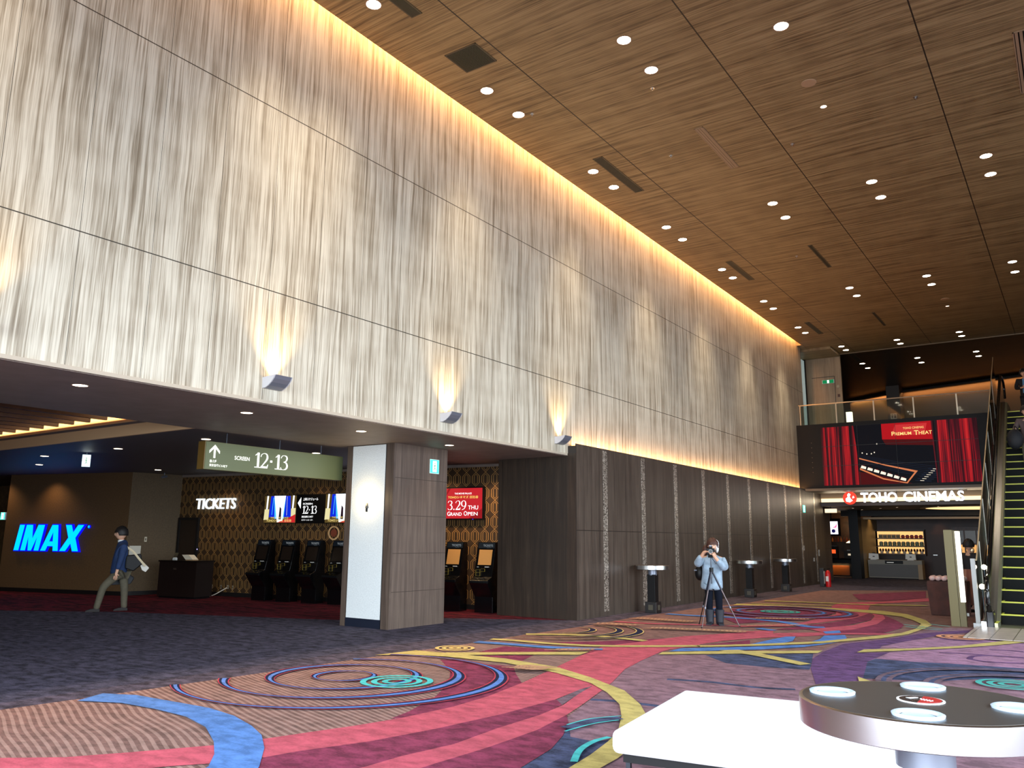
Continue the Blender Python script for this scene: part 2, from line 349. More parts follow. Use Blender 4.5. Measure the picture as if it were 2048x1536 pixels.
# ------------------------------------------------------------------ floor: one woven carpet
EDGE = [(-5.2, -7.75), (3.4, -7.63), (4.79, -7.53), (6.55, -7.43), (8.31, -7.34), (12.09, -7.07), (19.35, -6.57), (22.88, -6.39), (29.5, -6.3)]
def edge_x(y):
    for (a, xa), (b, xb) in zip(EDGE, EDGE[1:]):
        if y <= b: return xa+(xb-xa)*(y-a)/(b-a)
    return -6.3
CARPET = json.loads('''[["hatch","p",[[-7.75,-5],[-7.63,3.49],[-7.53,4.79],[-7.43,6.55],[-7.34,8.31],[-7.25,9.02],[-7.24,10.04],[-7.14,12.44],[-7.19,14.49],[-7.04,17.46],[-6.74,19.8],[-6.71,22.6],[-6.64,26.14],[-3,29.5],[8,29.5],[8,-5]]],["brown","p",[[-7.24,10.44],[-7.14,12.44],[-7.19,14.49],[-7.04,17.46],[-6.74,19.8],[-6.71,22.6],[-6.64,26.14],[-3,29.6],[8,29.6],[8,12],[-5.8,9.6]]],["maroon","p",[[-4.79,5.21],[-4.86,5.51],[-5.1,6.14],[-5.45,6.78],[-5.92,7.38],[-6.38,7.82],[-6.57,7.99],[-6.37,8.18],[-5.88,8.04],[-5.57,8.12],[-5.28,7.73],[-4.96,7.35],[-4.86,7.24],[-4.71,6.44],[-4.67,5.88],[-4.72,5.28]]],["maroon","p",[[-6.58,8.48],[-6.68,9.51],[-6.05,9.63],[-5.76,9.54],[-5.96,9.18]]],["maroon","p",[[-6.4,8.57],[-5.89,9.03],[-5.73,8.54],[-5.98,8.45]]],["maroon","p",[[-6.52,10.17],[-5.93,10.75],[-5.61,11.3],[-5.26,11.81],[-5.23,11.32],[-5.32,10.93],[-5.71,10.36],[-6.08,10.19]]],["maroon","p",[[-5.6,10.4],[-4.59,11.3],[-4.22,12.36],[-3.97,11.63],[-4.95,10.62]]],["mauve","p",[[-3.12,4.65],[-3.21,5.15],[-3.66,6.12],[-3.99,7.31],[-4.15,7.86],[-4.43,8.69],[-4.65,9.54],[-4.71,10.25],[-4.6,10.61],[-4.27,10.54],[-3.67,11.17],[-3.08,11.64],[-3.07,12.8],[-2.66,13.88],[-2.45,14.68],[-2.27,15.98],[-2.04,16.3],[-1.67,16.45],[8,17.2],[8,-5],[-4.2,-5]]],["lilac","p",[[-2.3,11.45],[-2.27,12.18],[-2.09,12.57],[-1.15,14.14],[-0.86,14.59],[-0.69,14.95],[-0.57,11.88],[-0.72,11.68],[-1.49,11.56],[-1.91,11.44]]],["lilac","p",[[-2.48,12.79],[-2.28,13.82],[-1.92,14.68],[-1.44,14.65],[-0.89,15.18],[-1.17,14.49],[-1.59,13.5],[-2.12,12.8]]],["navy","p",[[-2.33,11.11],[-2.3,11.45],[-1.91,11.44],[-1.49,11.56],[-0.72,11.68],[-0.47,11.77],[-0.45,10.93],[-1.11,10.42],[-1.48,9.97],[-1.85,9.84],[-2.1,9.73]]],["navy","p",[[-4.14,10.39],[-4.01,10.67],[-3.57,10.93],[-3.06,11.42],[-2.79,10.28],[-2.73,9.99],[-3.15,9.87],[-3.68,9.88]]],["navy","p",[[-3.52,5.91],[-3.29,5.55],[-3.11,5.53],[-3.0,5.64],[-2.77,5.42],[-2.75,4.9],[-2.84,4.42],[-3.07,4.38],[-3.12,4.65],[-3.21,5.15],[-3.35,5.54]]],["navy","r",[[-3.77,8.37],[-3.33,8.49],[-2.86,8.47],[-2.5,8.6]],0.09],["navy","r",[[-3.87,6.9],[-3.58,6.99],[-3.19,7.0]],0.09],["purple","p",[[-2.4,8.99],[-2.73,10.05],[-2.94,10.92],[-3.0,11.74],[-2.99,12.73],[-2.98,12.81],[-2.75,13.37],[-2.49,14.22],[-2.32,14.96],[-1.97,15.71],[-1.64,16.17],[-1.68,15.67],[-1.97,15.07],[-2.28,13.82],[-2.49,12.85],[-2.46,12.54],[-2.58,12.18],[-2.6,11.85],[-2.27,12.18],[-2.31,11.5],[-2.33,11.11],[-2.1,9.73],[-2.06,9.23],[-2.36,8.99]]],["purple","r",[[-1.73,12.61],[-1.38,12.7],[-0.77,12.72]],0.07],["purple","r",[[-1.33,12.16],[-1.32,12.48],[-1.15,12.7],[-0.77,12.75]],0.07],["purple","r",[[-1.21,13.4],[-1.04,13.43],[-0.81,13.44]],0.07],["purple","r",[[-1.33,12.16],[-1.1,12.02],[-0.74,12.15]],0.07],["purple","r",[[-1.95,14.33],[-1.55,14.34],[-1.04,14.37]],0.07],["red","p",[[-6.0,2.78],[-5.68,3.04],[-5.46,3.36],[-5.17,3.82],[-5.04,4.15],[-4.89,4.64],[-4.83,4.81],[-4.72,5.28],[-4.67,5.88],[-4.71,6.44],[-4.86,7.24],[-5.04,7.99],[-5.38,9.33],[-5.47,9.99],[-5.41,9.35],[-5.59,10.3],[-5.39,11.23],[-5.18,12.17],[-4.58,13.43],[-4.77,13.34],[-4.35,13.91],[-4.2,13.42],[-3.62,14.12],[-3.31,13.98],[-3.7,13.34],[-4.17,12.71],[-4.49,12.02],[-4.61,11.39],[-4.59,11.3],[-4.73,10.61],[-4.71,10.25],[-4.57,9.38],[-4.42,8.67],[-4.65,9.54],[-4.43,8.69],[-4.15,7.86],[-3.99,7.31],[-4.19,7.51],[-4.2,7.27],[-4.12,6.63],[-4.15,5.92],[-4.25,5.14],[-4.38,4.54],[-4.57,4.07],[-4.63,3.82],[-4.78,3.52],[-4.94,3.32],[-5.14,2.96],[-5.43,2.53]]],["maroon","p",[[-4.63,3.82],[-4.57,4.07],[-4.38,4.54],[-4.25,5.14],[-4.15,5.92],[-4.13,6.65],[-4.09,6.73],[-3.95,6.52],[-3.88,6.04],[-3.88,5.42],[-3.84,4.85],[-3.92,4.39],[-3.93,4.05],[-4.03,3.6],[-4.43,3.48]]],["red","p",[[-3.99,7.31],[-3.81,6.63],[-3.7,6.18],[-3.6,5.56],[-3.59,4.92],[-3.62,4.36],[-3.64,3.79],[-3.77,3.37],[-4.03,3.6],[-3.93,4.05],[-3.92,4.39],[-3.84,4.85],[-3.88,5.42],[-3.88,6.04],[-3.94,6.53],[-4.11,7.11],[-4.19,7.51]]],["maroon","p",[[-3.7,6.18],[-3.52,5.91],[-3.35,5.54],[-3.21,5.15],[-3.12,4.65],[-3.07,4.38],[-3.34,3.76],[-3.77,3.37],[-3.64,3.79],[-3.62,4.36],[-3.59,4.92],[-3.6,5.56]]],["grey","p",[[-4.11,6.69],[-4.2,7.27],[-4.2,7.52],[-4.1,7.1],[-3.95,6.52]]],["maroon","p",[[-5.71,15.34],[-5.9,18.09],[-5.06,18.82],[-4.35,18.18],[-4.3,16.46],[-4.8,15.36],[-5.21,14.59]]],["red","p",[[-5.26,14.07],[-4.78,14.62],[-4.32,15.61],[-4.31,16.51],[-4.26,17.71],[-4.46,18.65],[-4.7,19.25],[-4.88,19.97],[-4.95,21.1],[-4.22,22.35],[-3.56,24.4],[-3.31,24.74],[-3.15,23.46],[-4.2,21.5],[-4.18,20.57],[-3.99,19.45],[-3.78,18.66],[-3.74,17.98],[-3.77,16.96],[-4.05,15.83],[-4.36,14.63],[-5.01,14.02]]],["maroon","p",[[-4.37,13.97],[-4.15,14.99],[-3.89,16.03],[-3.73,17.26],[-3.78,18.48],[-3.61,18.09],[-3.44,16.93],[-3.53,15.85],[-3.64,14.98],[-3.91,14.46]]],["red","p",[[-3.91,14.46],[-3.48,15.62],[-3.41,16.8],[-3.54,17.8],[-3.71,18.43],[-3.46,18.21],[-3.27,17.39],[-3.18,16.14],[-3.32,14.87],[-3.62,14.12]]],["maroon","p",[[-3.32,14.87],[-3.18,16.14],[-3.27,17.39],[-3.46,18.21],[-3.07,17.24],[-2.77,16.34],[-2.7,15.63],[-2.8,14.61],[-3.3,14.2],[-3.62,14.12]]],["red","p",[[-3.62,14.08],[-2.62,14.65],[-2.67,14.39],[-3.31,13.98],[-3.93,13.16],[-4.21,13.46]]],["red","r",[[-7.07,13.49],[-6.33,13.61],[-5.27,14.14]],0.16],["maroon","p",[[-5.46,24.72],[-4.04,27.84],[-3.57,24.51],[-4.25,22.49],[-4.83,22.52]]],["blue","p",[[-7.62,4.37],[-7.3,4.51],[-6.71,4.54],[-6.28,4.56],[-5.85,4.49],[-5.45,4.35],[-5.14,4.2],[-4.82,3.97],[-4.47,3.65],[-4.29,3.45],[-4.59,3.23],[-4.73,3.46],[-4.95,3.66],[-5.25,3.87],[-5.69,4.11],[-6.14,4.24],[-6.63,4.26],[-7.07,4.23],[-7.47,4.05]]],["blue","r",[[-7.24,9.59],[-6.74,9.68],[-6.06,9.77],[-5.44,10.03]],0.2],["blue","p",[[-4.65,10.39],[-4.64,10.8],[-4.45,10.98],[-3.96,11.52],[-3.34,12.32],[-3.09,12.87],[-3.2,12.43],[-3.34,11.99],[-3.73,11.35],[-4.15,10.87],[-4.33,10.68]]],["blue","p",[[-4.04,11.76],[-3.96,12.64],[-3.91,13.08],[-3.79,13.21],[-3.66,12.6],[-3.71,12.11]]],["blue","p",[[-3.42,12.61],[-3.4,13.09],[-3.47,13.64],[-3.22,13.89],[-3.11,13.52],[-3.07,13.17],[-3.22,12.86]]],["blue","p",[[-3.63,14.2],[-3.46,14.57],[-3.34,14.17],[-3.52,13.92]]],["blue","r",[[-6.97,15.54],[-6.29,15.54],[-5.88,15.67],[-4.71,15.43],[-4.08,14.87],[-3.78,14.91]],0.22],["blue","r",[[-4.64,14.03],[-4.33,13.85]],0.18],["yellow","p",[[-7.41,7.73],[-7.3,8.38],[-6.71,8.44],[-5.96,8.5],[-5.11,8.32],[-4.46,7.94],[-3.81,7.46],[-3.39,6.94],[-3.13,6.53],[-2.92,6.07],[-2.78,5.59],[-2.71,5.19],[-2.69,4.9],[-2.83,4.6],[-2.9,5.15],[-2.98,5.56],[-3.07,5.89],[-3.3,6.4],[-3.54,6.83],[-3.9,7.27],[-4.28,7.63],[-4.89,7.96],[-5.76,8.22],[-6.65,8.18],[-7.08,8.03]]],["yellow","p",[[-6.87,8.45],[-6.12,9.11],[-5.45,9.68],[-5.4,9.36],[-6.16,8.78],[-6.64,8.34]]],["yellow","r",[[-7.25,9.98],[-6.94,10.05],[-6.27,10.1],[-5.67,10.28],[-5.01,10.75],[-4.54,11.16],[-4.51,11.13]],0.17],["yellow","p",[[-4.48,11.06],[-3.85,11.74],[-3.24,12.58],[-2.66,13.85],[-2.44,14.64],[-2.36,15.91],[-2.35,16.56],[-2.58,17.5],[-3.09,18.7],[-3.65,19.23],[-4.41,19.3],[-5.18,19.26],[-6.02,19.34],[-6.79,19.08],[-6.71,18.6],[-5.91,18.98],[-4.79,18.76],[-3.75,18.5],[-3.09,18.02],[-2.77,17.34],[-2.54,16.67],[-2.48,15.69],[-2.56,14.81],[-2.74,14.27],[-3.3,12.83],[-3.92,11.94],[-4.54,11.22]]],["yellow","r",[[-7.2,10.82],[-6.55,11.23],[-5.97,11.29],[-5.38,11.22]],0.17],["yellow","p",[[-4.62,10.01],[-4.67,10.24],[-4.31,10.63],[-3.93,10.96],[-3.42,11.4],[-3.02,11.75],[-3.01,11.44],[-3.59,10.93],[-4.21,10.38]]],["yellow","p",[[-4.15,10.89],[-3.95,11.1],[-3.59,10.93],[-2.82,10.4],[-2.9,10.22],[-3.59,10.68],[-3.87,10.79]]],["yellow","p",[[-2.61,11.84],[-2.6,12.23],[-2.11,12.74],[-1.59,13.5],[-1.17,14.49],[-0.89,15.1],[-0.65,15.79],[-0.63,15.23],[-0.86,14.59],[-1.14,14.0],[-1.56,13.25],[-2.08,12.52],[-2.48,12.01]]],["yellow","p",[[-2.16,9.76],[-1.97,9.52],[-2.06,9.37]]],["yellow","r",[[-6.57,20.44],[-5.56,20.71],[-4.22,20.91],[-3.13,21.54]],0.25],["yellow","r",[[-6.56,19.43],[-5.31,19.77],[-4.89,20.05]],0.14],["red2","c",[-6.56,6.4],1.66,0.2],["dnavy","c",[-6.56,6.4],1.66,0.16],["blue2","c",[-6.56,6.4],1.66,0.07],["red2","c",[-6.56,6.4],1.21,0.2],["dnavy","c",[-6.56,6.4],1.21,0.16],["blue2","c",[-6.56,6.4],1.21,0.07],["red2","c",[-6.56,6.4],0.76,0.18],["dnavy","c",[-6.56,6.4],0.76,0.15],["blue2","c",[-6.56,6.4],0.76,0.06],["red2","c",[-6.56,6.4],0.31,0.12],["dnavy","c",[-6.56,6.4],0.31,0.1],["blue2","c",[-6.56,6.4],0.31,0.04],["teal","c",[-5.89,6.48],0.34,0.06],["teal","c",[-5.89,6.48],0.23,0.06],["teal","c",[-5.89,6.48],0.12,0.06],["yellow2","c",[-7.02,8.84],0.24,0.05],["yellow2","c",[-7.02,8.84],0.15,0.05],["yellow2","c",[-7.02,8.84],0.06,0.05],["orange","c",[-1.69,14.73],0.32,0.07],["orange","c",[-1.69,14.73],0.2,0.07],["orange","c",[-1.69,14.73],0.09,0.07],["teal2","c",[-0.74,10.2],0.31,0.06],["teal2","c",[-0.74,10.2],0.21,0.06],["teal2","c",[-0.74,10.2],0.11,0.06],["teal2","c",[-5.31,17.5],0.36,0.08],["teal2","c",[-5.31,17.5],0.24,0.08],["teal2","c",[-5.31,17.5],0.12,0.08],["grey","c",[-0.45,9.9],1.45,0.16],["navy","c",[-0.45,9.9],1.45,0.05],["grey","c",[-0.45,9.9],1.0,0.16],["navy","c",[-0.45,9.9],1.0,0.05],["yellow2","c",[-7.15,11.67],1.32,0.15],["dnavy","c",[-7.15,11.67],1.32,0.11],["yellow2","c",[-7.15,11.67],1.0,0.15],["dnavy","c",[-7.15,11.67],1.0,0.11],["yellow2","c",[-7.15,11.67],0.57,0.15],["dnavy","c",[-7.15,11.67],0.57,0.11],["maroon","c",[-5.31,17.5],0.85,0.3],["navy","c",[-5.31,17.5],0.85,0.12],["blue2","c",[-5.31,17.5],0.85,0.05],["maroon","c",[-5.31,17.5],1.35,0.3],["navy","c",[-5.31,17.5],1.35,0.12],["blue2","c",[-5.31,17.5],1.35,0.05],["navy","r",[[-3.42,5.7],[-3.38,6.04],[-3.25,6.28]],0.11],["teal","r",[[-3.47,5.8],[-3.43,6.1],[-3.28,6.35]],0.02],["teal","r",[[-3.37,5.6],[-3.32,5.97],[-3.22,6.2]],0.02],["teal","r",[[-2.88,4.9],[-3.0,5.19],[-3.04,5.46],[-3.01,5.64]],0.05],["teal2","r",[[-2.75,16.22],[-2.47,16.02],[-2.09,15.84]],0.05],["teal2","r",[[-2.67,15.85],[-2.32,15.65],[-2.08,15.61]],0.05],["teal2","r",[[-2.4,16.6],[-2.04,16.37]],0.05],["teal2","r",[[-5.1,27.09],[-4.43,27.1]],0.05],["tan","r",[[-7.08,14.09],[-6.97,14.19],[-6.99,14.31],[-6.88,14.41]],0.04],["tan","r",[[-7.01,14.09],[-6.9,14.19],[-6.92,14.31],[-6.81,14.41]],0.04],["tan","r",[[-6.94,14.09],[-6.83,14.19],[-6.85,14.31],[-6.74,14.41]],0.04],["tan","r",[[-6.87,14.09],[-6.76,14.19],[-6.78,14.31],[-6.67,14.41]],0.04],["tan","r",[[-6.79,14.09],[-6.68,14.19],[-6.7,14.31],[-6.59,14.41]],0.04],["tan","r",[[-6.72,14.09],[-6.61,14.19],[-6.63,14.31],[-6.52,14.41]],0.04],["tan","r",[[-6.65,14.09],[-6.54,14.19],[-6.56,14.31],[-6.45,14.41]],0.04],["tan","r",[[-6.58,14.09],[-6.47,14.19],[-6.49,14.31],[-6.38,14.41]],0.04],["tan","r",[[-6.51,14.08],[-6.4,14.18],[-6.42,14.3],[-6.31,14.4]],0.04],["tan","r",[[-6.44,14.08],[-6.33,14.18],[-6.35,14.3],[-6.24,14.4]],0.04],["tan","r",[[-6.37,14.08],[-6.26,14.18],[-6.28,14.3],[-6.17,14.4]],0.04],["tan","r",[[-6.3,14.08],[-6.19,14.18],[-6.21,14.3],[-6.1,14.4]],0.04],["tan","r",[[-6.22,14.08],[-6.11,14.18],[-6.13,14.3],[-6.02,14.4]],0.04],["tan","r",[[-6.15,14.08],[-6.04,14.18],[-6.06,14.3],[-5.95,14.4]],0.04],["tan","r",[[-6.08,14.08],[-5.97,14.18],[-5.99,14.3],[-5.88,14.4]],0.04],["tan","r",[[-6.01,14.08],[-5.9,14.18],[-5.92,14.3],[-5.81,14.4]],0.04],["tan","r",[[-6.12,12.67],[-6.01,12.77],[-6.03,12.89],[-5.92,12.99]],0.04],["tan","r",[[-6.05,12.69],[-5.94,12.79],[-5.96,12.91],[-5.85,13.01]],0.04],["tan","r",[[-5.98,12.7],[-5.87,12.8],[-5.89,12.92],[-5.78,13.02]],0.04],["tan","r",[[-5.91,12.72],[-5.8,12.82],[-5.82,12.94],[-5.71,13.04]],0.04],["tan","r",[[-5.85,12.74],[-5.74,12.84],[-5.76,12.96],[-5.65,13.06]],0.04],["tan","r",[[-5.78,12.76],[-5.67,12.86],[-5.69,12.98],[-5.58,13.08]],0.04],["tan","r",[[-5.71,12.77],[-5.6,12.87],[-5.62,12.99],[-5.51,13.09]],0.04],["tan","r",[[-5.64,12.79],[-5.53,12.89],[-5.55,13.01],[-5.44,13.11]],0.04],["tan","r",[[-5.57,12.81],[-5.46,12.91],[-5.48,13.03],[-5.37,13.13]],0.04],["tan","r",[[-5.5,12.82],[-5.39,12.92],[-5.41,13.04],[-5.3,13.14]],0.04],["tan","r",[[-5.43,12.84],[-5.32,12.94],[-5.34,13.06],[-5.23,13.16]],0.04],["tan","r",[[-5.37,12.86],[-5.26,12.96],[-5.28,13.08],[-5.17,13.18]],0.04],["tan","r",[[-5.3,12.88],[-5.19,12.98],[-5.21,13.1],[-5.1,13.2]],0.04],["tan","r",[[-5.23,12.89],[-5.12,12.99],[-5.14,13.11],[-5.03,13.21]],0.04],["tan","r",[[-5.16,12.91],[-5.05,13.01],[-5.07,13.13],[-4.96,13.23]],0.04],["tan","r",[[-5.09,12.93],[-4.98,13.03],[-5.0,13.15],[-4.89,13.25]],0.04],["tan","r",[[-5.02,12.94],[-4.91,13.04],[-4.93,13.16],[-4.82,13.26]],0.04],["tan","r",[[-4.95,12.96],[-4.84,13.06],[-4.86,13.18],[-4.75,13.28]],0.04],["tan","r",[[-4.89,12.98],[-4.78,13.08],[-4.8,13.2],[-4.69,13.3]],0.04],["tan","r",[[-4.82,13.0],[-4.71,13.1],[-4.73,13.22],[-4.62,13.32]],0.04],["tan","r",[[-4.75,13.01],[-4.64,13.11],[-4.66,13.23],[-4.55,13.33]],0.04],["tan","r",[[-4.68,13.03],[-4.57,13.13],[-4.59,13.25],[-4.48,13.35]],0.04],["tan","r",[[-5.92,9.33],[-5.81,9.43],[-5.83,9.55],[-5.72,9.65]],0.04],["tan","r",[[-5.87,9.37],[-5.76,9.47],[-5.78,9.59],[-5.67,9.69]],0.04],["tan","r",[[-5.83,9.4],[-5.72,9.5],[-5.74,9.62],[-5.63,9.72]],0.04],["tan","r",[[-5.78,9.44],[-5.67,9.54],[-5.69,9.66],[-5.58,9.76]],0.04],["tan","r",[[-5.74,9.47],[-5.62,9.57],[-5.65,9.7],[-5.54,9.79]],0.04],["tan","r",[[-5.69,9.51],[-5.58,9.61],[-5.6,9.73],[-5.49,9.83]],0.04],["tan","r",[[-5.64,9.55],[-5.53,9.65],[-5.55,9.77],[-5.44,9.87]],0.04],["tan","r",[[-5.6,9.58],[-5.49,9.68],[-5.51,9.8],[-5.4,9.9]],0.04],["tan","r",[[-5.55,9.62],[-5.44,9.72],[-5.46,9.84],[-5.35,9.94]],0.04],["tan","r",[[-5.28,15.44],[-5.17,15.54],[-5.19,15.66],[-5.08,15.76]],0.04],["tan","r",[[-5.22,15.47],[-5.11,15.57],[-5.13,15.69],[-5.02,15.79]],0.04],["tan","r",[[-5.17,15.49],[-5.06,15.59],[-5.08,15.71],[-4.97,15.81]],0.04],["tan","r",[[-5.11,15.52],[-5.0,15.62],[-5.02,15.74],[-4.91,15.84]],0.04],["tan","r",[[-5.06,15.55],[-4.95,15.65],[-4.97,15.77],[-4.86,15.87]],0.04],["tan","r",[[-5.0,15.57],[-4.89,15.67],[-4.91,15.79],[-4.8,15.89]],0.04],["tan","r",[[-4.95,15.6],[-4.84,15.7],[-4.86,15.82],[-4.75,15.92]],0.04],["tan","r",[[-4.89,15.63],[-4.78,15.73],[-4.8,15.85],[-4.69,15.95]],0.04],["tan","r",[[-4.84,15.65],[-4.73,15.75],[-4.75,15.87],[-4.64,15.97]],0.04],["tan","r",[[-4.78,15.68],[-4.67,15.78],[-4.69,15.9],[-4.58,16.0]],0.04],["tan","r",[[-4.73,15.71],[-4.62,15.81],[-4.64,15.93],[-4.53,16.03]],0.04],["tan","r",[[-4.67,15.73],[-4.56,15.83],[-4.58,15.95],[-4.47,16.05]],0.04],["tan","r",[[-4.62,15.76],[-4.51,15.86],[-4.53,15.98],[-4.42,16.08]],0.04],["tan","r",[[-4.56,15.79],[-4.45,15.89],[-4.47,16.01],[-4.36,16.11]],0.04],["tan","r",[[-4.51,15.81],[-4.4,15.91],[-4.42,16.03],[-4.31,16.13]],0.04],["tan","r",[[-4.45,15.84],[-4.34,15.94],[-4.36,16.06],[-4.25,16.16]],0.04],["tan","r",[[-4.95,13.97],[-4.84,14.07],[-4.86,14.19],[-4.75,14.29]],0.04],["tan","r",[[-4.9,14.02],[-4.79,14.12],[-4.81,14.24],[-4.7,14.34]],0.04],["tan","r",[[-4.85,14.07],[-4.74,14.17],[-4.76,14.29],[-4.65,14.39]],0.04],["tan","r",[[-4.79,14.12],[-4.68,14.22],[-4.7,14.34],[-4.59,14.44]],0.04],["tan","r",[[-4.74,14.17],[-4.63,14.27],[-4.65,14.39],[-4.54,14.49]],0.04],["tan","r",[[-4.69,14.22],[-4.58,14.32],[-4.6,14.44],[-4.49,14.54]],0.04],["tan","r",[[-4.64,14.27],[-4.53,14.37],[-4.55,14.49],[-4.44,14.59]],0.04],["tan","r",[[-4.58,14.31],[-4.47,14.41],[-4.49,14.53],[-4.38,14.63]],0.04],["tan","r",[[-4.53,14.36],[-4.42,14.46],[-4.44,14.58],[-4.33,14.68]],0.04],["tan","r",[[-4.48,14.41],[-4.37,14.51],[-4.39,14.63],[-4.28,14.73]],0.04],["tan","r",[[-4.43,14.46],[-4.32,14.56],[-4.34,14.68],[-4.23,14.78]],0.04],["tan","r",[[-4.37,14.51],[-4.26,14.61],[-4.28,14.73],[-4.17,14.83]],0.04],["tan","r",[[-4.32,14.56],[-4.21,14.66],[-4.23,14.78],[-4.12,14.88]],0.04],["tan","r",[[-4.27,14.61],[-4.16,14.71],[-4.18,14.83],[-4.07,14.93]],0.04],["tan","r",[[-7.12,12.63],[-7.01,12.73],[-7.03,12.85],[-6.92,12.95]],0.04],["tan","r",[[-7.04,12.65],[-6.93,12.75],[-6.95,12.87],[-6.84,12.97]],0.04],["tan","r",[[-6.96,12.66],[-6.85,12.76],[-6.87,12.88],[-6.76,12.98]],0.04],["tan","r",[[-6.88,12.68],[-6.77,12.78],[-6.79,12.9],[-6.68,13.0]],0.04],["tan","r",[[-6.8,12.7],[-6.69,12.79],[-6.71,12.92],[-6.6,13.02]],0.04],["tan","r",[[-6.72,12.71],[-6.61,12.81],[-6.63,12.93],[-6.52,13.03]],0.04],["tan","r",[[-6.64,12.73],[-6.53,12.83],[-6.55,12.95],[-6.44,13.05]],0.04],["tan","r",[[-6.56,12.74],[-6.45,12.84],[-6.47,12.96],[-6.36,13.06]],0.04],["tan","r",[[-6.48,12.76],[-6.37,12.86],[-6.39,12.98],[-6.28,13.08]],0.04],["tan","r",[[-5.49,7.76],[-5.38,7.86],[-5.4,7.98],[-5.29,8.08]],0.04],["tan","r",[[-5.44,7.77],[-5.33,7.87],[-5.35,7.99],[-5.24,8.09]],0.04],["tan","r",[[-5.39,7.77],[-5.28,7.87],[-5.3,7.99],[-5.19,8.09]],0.04],["tan","r",[[-5.34,7.78],[-5.23,7.88],[-5.25,8.0],[-5.14,8.1]],0.04],["tan","r",[[-5.29,7.78],[-5.18,7.88],[-5.2,8.0],[-5.09,8.1]],0.04],["tan","r",[[-5.24,7.79],[-5.13,7.89],[-5.15,8.01],[-5.04,8.11]],0.04],["tan","r",[[-5.19,7.79],[-5.08,7.89],[-5.1,8.01],[-4.99,8.11]],0.04],["tan","r",[[-5.14,7.8],[-5.03,7.9],[-5.05,8.02],[-4.94,8.12]],0.04]]''')
def build_floor():
    cm = {}
    def C(n):
        if n in cm: return cm[n]
        spec = {'dark': ((70, 67, 82), .34), 'brown': ((122, 94, 90), .16), 'hatch': ((112, 88, 84), .16), 'maroon': ((118, 52, 76), .2),
                'red': ((172, 82, 98), .12), 'red2': ((170, 62, 78), .1), 'mauve': ((124, 98, 110), .18), 'lilac': ((146, 112, 138), .18),
                'navy': ((64, 72, 100), .3), 'dnavy': ((30, 34, 62), .15), 'purple': ((92, 66, 106), .22), 'grey': ((100, 84, 96), .22),
                'blue': ((80, 120, 184), .13), 'blue2': ((86, 124, 196), .1), 'yellow': ((178, 166, 104), .10), 'yellow2': ((206, 184, 118), .1),
                'orange': ((208, 148, 108), .1), 'teal': ((74, 180, 184), .08), 'teal2': ((70, 160, 154), .1), 'tan': ((172, 136, 110), .1),
                'crimson': ((98, 26, 38), .25)}[n]
        kw = {}
        if n == 'hatch': kw = dict(hatch=(156, 132, 126))
        if n == 'crimson': kw = dict(line=(34, 10, 16))
        cm[n] = (len(cm), carpet_mat('carpet_'+n, spec[0], spec[1], **kw)); return cm[n]
    mb = MB()
    mb.m = C('dark')[0]
    mb.quad((-32, -5.2, 0), (8.4, -5.2, 0), (8.4, 48, 0), (-32, 48, 0))
    mb.box(-32, 8.4, -5.2, 48, -.3, -.02)
    z = [0.0]
    def poly(m, pts):
        z[0] += .0003; mb.m = C(m)[0]
        for tri in tessellate_polygon([[Vector((x, y, 0)) for x, y in pts]]):
            p = [pts[k] for k in tri]
            ar = (p[1][0]-p[0][0])*(p[2][1]-p[0][1])-(p[1][1]-p[0][1])*(p[2][0]-p[0][0])
            if ar < 0: p = p[::-1]
            mb.quad(*[(x, y, z[0]) for x, y in p])
    poly('crimson', [(-32, 6.9), (-17.41, 7.74), (-15.41, 9.02), (-11.11, 10.58), (-9.86, 12.11), (-7.9, 13.2), (-8.0, 15), (-32, 15)])
    for e in CARPET:
        m, k = e[0], e[1]
        if k == 'p': poly(m, e[2])
        elif k == 'r':
            pts = smooth3(e[2], 6); w = e[3]/2; L, R = [], []
            for i, (x, y) in enumerate(pts):
                a = pts[max(i-1, 0)]; b = pts[min(i+1, len(pts)-1)]; dx, dy = b[0]-a[0], b[1]-a[1]; l = math.hypot(dx, dy) or 1
                L.append((x-dy/l*w, y+dx/l*w)); R.append((x+dy/l*w, y-dx/l*w))
            z[0] += .0002; mb.m = C(m)[0]
            for i in range(len(pts)-1): mb.quad(*[(x, y, z[0]) for x, y in (L[i], R[i], R[i+1], L[i+1])])
        else:
            (cx, cy), r, w = e[2], e[3], e[4]; z[0] += .0002; mb.m = C(m)[0]; n = 96
            var = m in ('red2', 'dnavy', 'blue2') or (m == 'yellow2' and r > .4)
            for i in range(n):
                q = []
                for s_, j in ((-1, i), (1, i), (1, i+1), (-1, i+1)):
                    a = 2*PI*j/n; ww = w*(.28+.72*math.cos(a)**2) if var else w
                    q.append((cx+(r+s_*ww/2)*math.cos(a), cy+(r+s_*ww/2)*math.sin(a)))
                if min(p[0]-edge_x(p[1]) for p in q) > 0: mb.quad(*[(x, y, z[0]) for x, y in q])
    mats = [None]*len(cm)
    for i, m in cm.values(): mats[i] = m
    struct(mb.build('floor', mats, fix=False))
build_floor()

# ------------------------------------------------------------------ room shell
def strucbox(name, x0, x1, y0, y1, z0, z1, m): return struct(box(name, x0, x1, y0, y1, z0, z1, m))
wl = strucbox('wall_left', -8.15, -7.90, -5.0, 30.1, 3.02, 8.95, M_WALL)
o = box('bottom_edge_strip', -7.905, -7.885, -5.0, 13.22, 3.02, 3.06, mat('pale_edge', (176, 164, 146), .5), wl)
